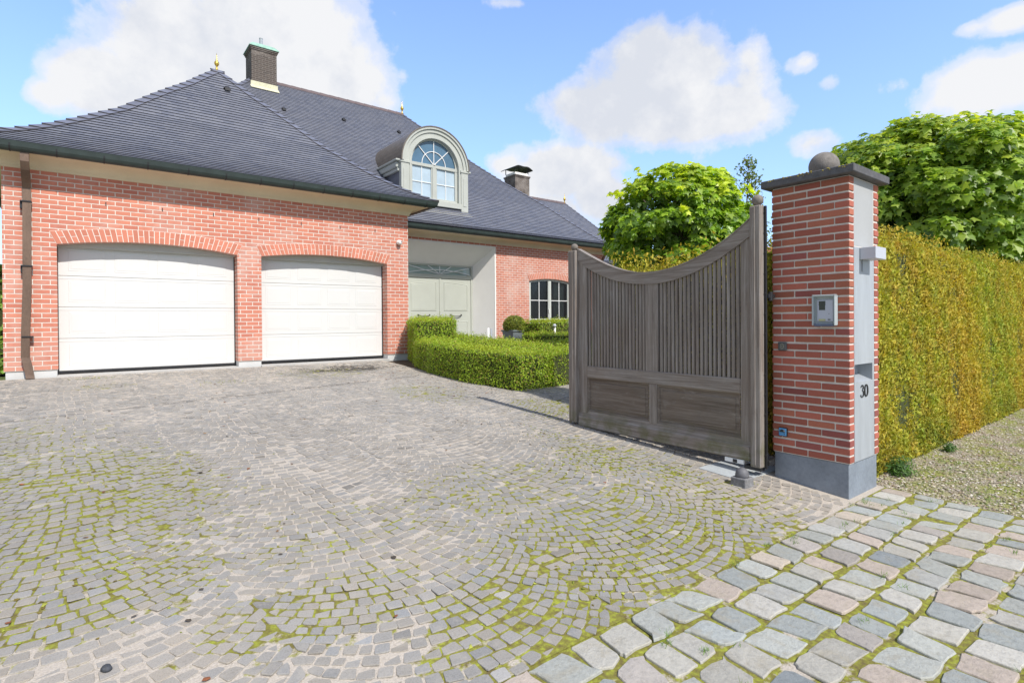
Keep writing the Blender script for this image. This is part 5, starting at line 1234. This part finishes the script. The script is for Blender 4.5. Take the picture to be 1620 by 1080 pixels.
# ------------------------------------------------------------------ CAMERA
f_,yaw,pit,rol,cy_=871.0557,R(52.27723611),R(.34715534),R(.41023815),513.4845
fw=np.array([math.cos(yaw),math.sin(yaw),0]); rt=np.array([math.sin(yaw),-math.cos(yaw),0]); dn=np.array([0,0,-1.])
cp,sp_=math.cos(pit),math.sin(pit); fw2=fw*cp+dn*sp_; dn2=dn*cp-fw*sp_; cr,sr=math.cos(rol),math.sin(rol); rt3=rt*cr+dn2*sr; dn3=dn2*cr-rt*sr
cam=bpy.data.cameras.new('camera'); co=bpy.data.objects.new('camera',cam); COL.objects.link(co)
mw=Matrix(((rt3[0],-dn3[0],-fw2[0],0),(rt3[1],-dn3[1],-fw2[1],0),(rt3[2],-dn3[2],-fw2[2],0),(0,0,0,1))); co.matrix_world=mw
cam.sensor_fit='HORIZONTAL'; cam.sensor_width=36; cam.lens=f_/1620*36; cam.shift_y=-(540-cy_)/1620; cam.clip_start=.05; cam.clip_end=4000
S.camera=co

# ------------------------------------------------------------------ LIGHT AND SKY
sd=Vector((.03,-1,1.02)).normalized(); el=math.asin(sd.z); az=math.atan2(sd.x,sd.y)
sun=bpy.data.lights.new('sun','SUN'); sun.energy=4.0; sun.angle=R(.53); sun.color=(1,.955,.89)
so=bpy.data.objects.new('sun',sun); COL.objects.link(so); so.rotation_euler=sd.to_track_quat('Z','Y').to_euler()
w=bpy.data.worlds.new('World'); S.world=w; w.use_nodes=True; nt=w.node_tree; nt.nodes.clear()
sky=N(nt,'ShaderNodeTexSky',sky_type='NISHITA'); sky.sun_disc=False; sky.sun_elevation=el; sky.sun_rotation=az; sky.air_density=1.0; sky.dust_density=.6; sky.ozone_density=1.5
tc=N(nt,'ShaderNodeTexCoord').outputs['Generated']; sx=N(nt,'ShaderNodeSeparateXYZ'); L(nt,tc,sx.inputs[0])
A=math_(nt,'ARCTAN2',sx.outputs[1],sx.outputs[0]); E_=math_(nt,'ARCSINE',sx.outputs[2])
CL=[]  # (photo x, y, half width, half height, weight): where each cumulus stands in the sky
for c in [(170,135,110,62,1),(300,95,150,105,1.05),(430,70,150,95,1.1),(540,125,95,70,1),(250,30,60,30,.6),(400,15,110,35,.8),(600,165,42,30,.8),(80,150,50,32,.8),
          (1060,115,105,60,1.05),(1020,160,130,55,1.05),(950,165,85,36,.95),(1110,180,115,50,1.05),(1040,80,50,35,.9),(1185,130,50,75,.75),(1270,100,36,20,.62),(1310,132,26,18,.55),
          (890,275,90,42,.92),(800,262,46,20,.62),(950,315,58,42,.92),(860,335,90,34,.85),
          (1560,135,130,46,.85),(1400,140,70,20,.5),(1540,45,40,14,.55),(1600,30,70,22,.7),(1470,150,50,16,.5),(1290,225,50,26,.6),(805,5,45,14,.6),(1250,45,14,7,.5),(1500,190,140,30,.5),(40,30,60,10,.25)]:
    d=(rt3*(c[0]-810)/f_+dn3*(c[1]-cy_)/f_+fw2); d/=np.linalg.norm(d); k=1/(1+((c[0]-810)/f_)**2)
    CL.append((math.atan2(d[1],d[0]),math.asin(d[2]),c[2]/f_*k*1.02,c[3]/f_*math.sqrt(k),c[4]))
# unseen clouds added outside the view to lift and neutralise the shadows
r0=np.random.default_rng(2)
nz=noise(nt,tc,5.5,9,.60,.25); nz2=noise(nt,tc,16,7,.6); big=noise(nt,tc,2.1,3)
acc=None
for (a,e,ra,re,wt) in CL:
    u=math_(nt,'DIVIDE',math_(nt,'SUBTRACT',A,a),ra); v=math_(nt,'DIVIDE',math_(nt,'SUBTRACT',E_,e),re)
    q=math_(nt,'ADD',math_(nt,'MULTIPLY',u,u),math_(nt,'MULTIPLY',v,v)); s=math_(nt,'MULTIPLY',math_(nt,'EXPONENT',math_(nt,'MULTIPLY',q,-.75)),wt)
    acc=s if acc is None else math_(nt,'SMOOTH_MAX',acc,s,.10)
dens=math_(nt,'ADD',acc,math_(nt,'MULTIPLY',math_(nt,'SUBTRACT',nz,.5),1.3)); dens=math_(nt,'ADD',dens,math_(nt,'MULTIPLY',math_(nt,'SUBTRACT',nz2,.5),.55))
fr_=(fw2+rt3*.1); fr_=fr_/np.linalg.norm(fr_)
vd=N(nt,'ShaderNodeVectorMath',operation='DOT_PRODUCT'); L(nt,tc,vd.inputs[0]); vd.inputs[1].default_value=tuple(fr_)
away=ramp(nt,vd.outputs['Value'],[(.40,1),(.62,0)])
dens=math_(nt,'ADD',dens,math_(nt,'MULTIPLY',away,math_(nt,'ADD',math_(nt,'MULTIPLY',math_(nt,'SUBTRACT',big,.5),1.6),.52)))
mask=ramp(nt,dens,[(.34,0),(.50,.6),(.70,1)],'EASE')
shade=ramp(nt,math_(nt,'ADD',math_(nt,'MULTIPLY',nz2,.4),math_(nt,'MULTIPLY',big,.6)),[(.40,(.80,.83,.89)),(.54,(1,1,1))])
SKYK=.15
cloud=mix(nt,1,shade,mix(nt,away,(5.2,5.25,5.4),(2.9,2.95,3.1)),'MULTIPLY')  # added clouds out of view have their own brightness, set for shadow fill
haze=ramp(nt,E_,[(0,.55),(.30,.3),(.6,.15)])
skyc=mix(nt,haze,mix(nt,1,sky.outputs[0],(1.3,1.52,1.95),'MULTIPLY'),(3.3,4.4,5.7))
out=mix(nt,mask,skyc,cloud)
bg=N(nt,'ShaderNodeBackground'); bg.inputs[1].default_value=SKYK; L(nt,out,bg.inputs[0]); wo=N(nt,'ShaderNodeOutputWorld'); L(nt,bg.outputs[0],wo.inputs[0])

S.render.engine='CYCLES'
S.view_settings.view_transform='Standard'; S.view_settings.look='None'; S.view_settings.gamma=1; S.view_settings.exposure=.22
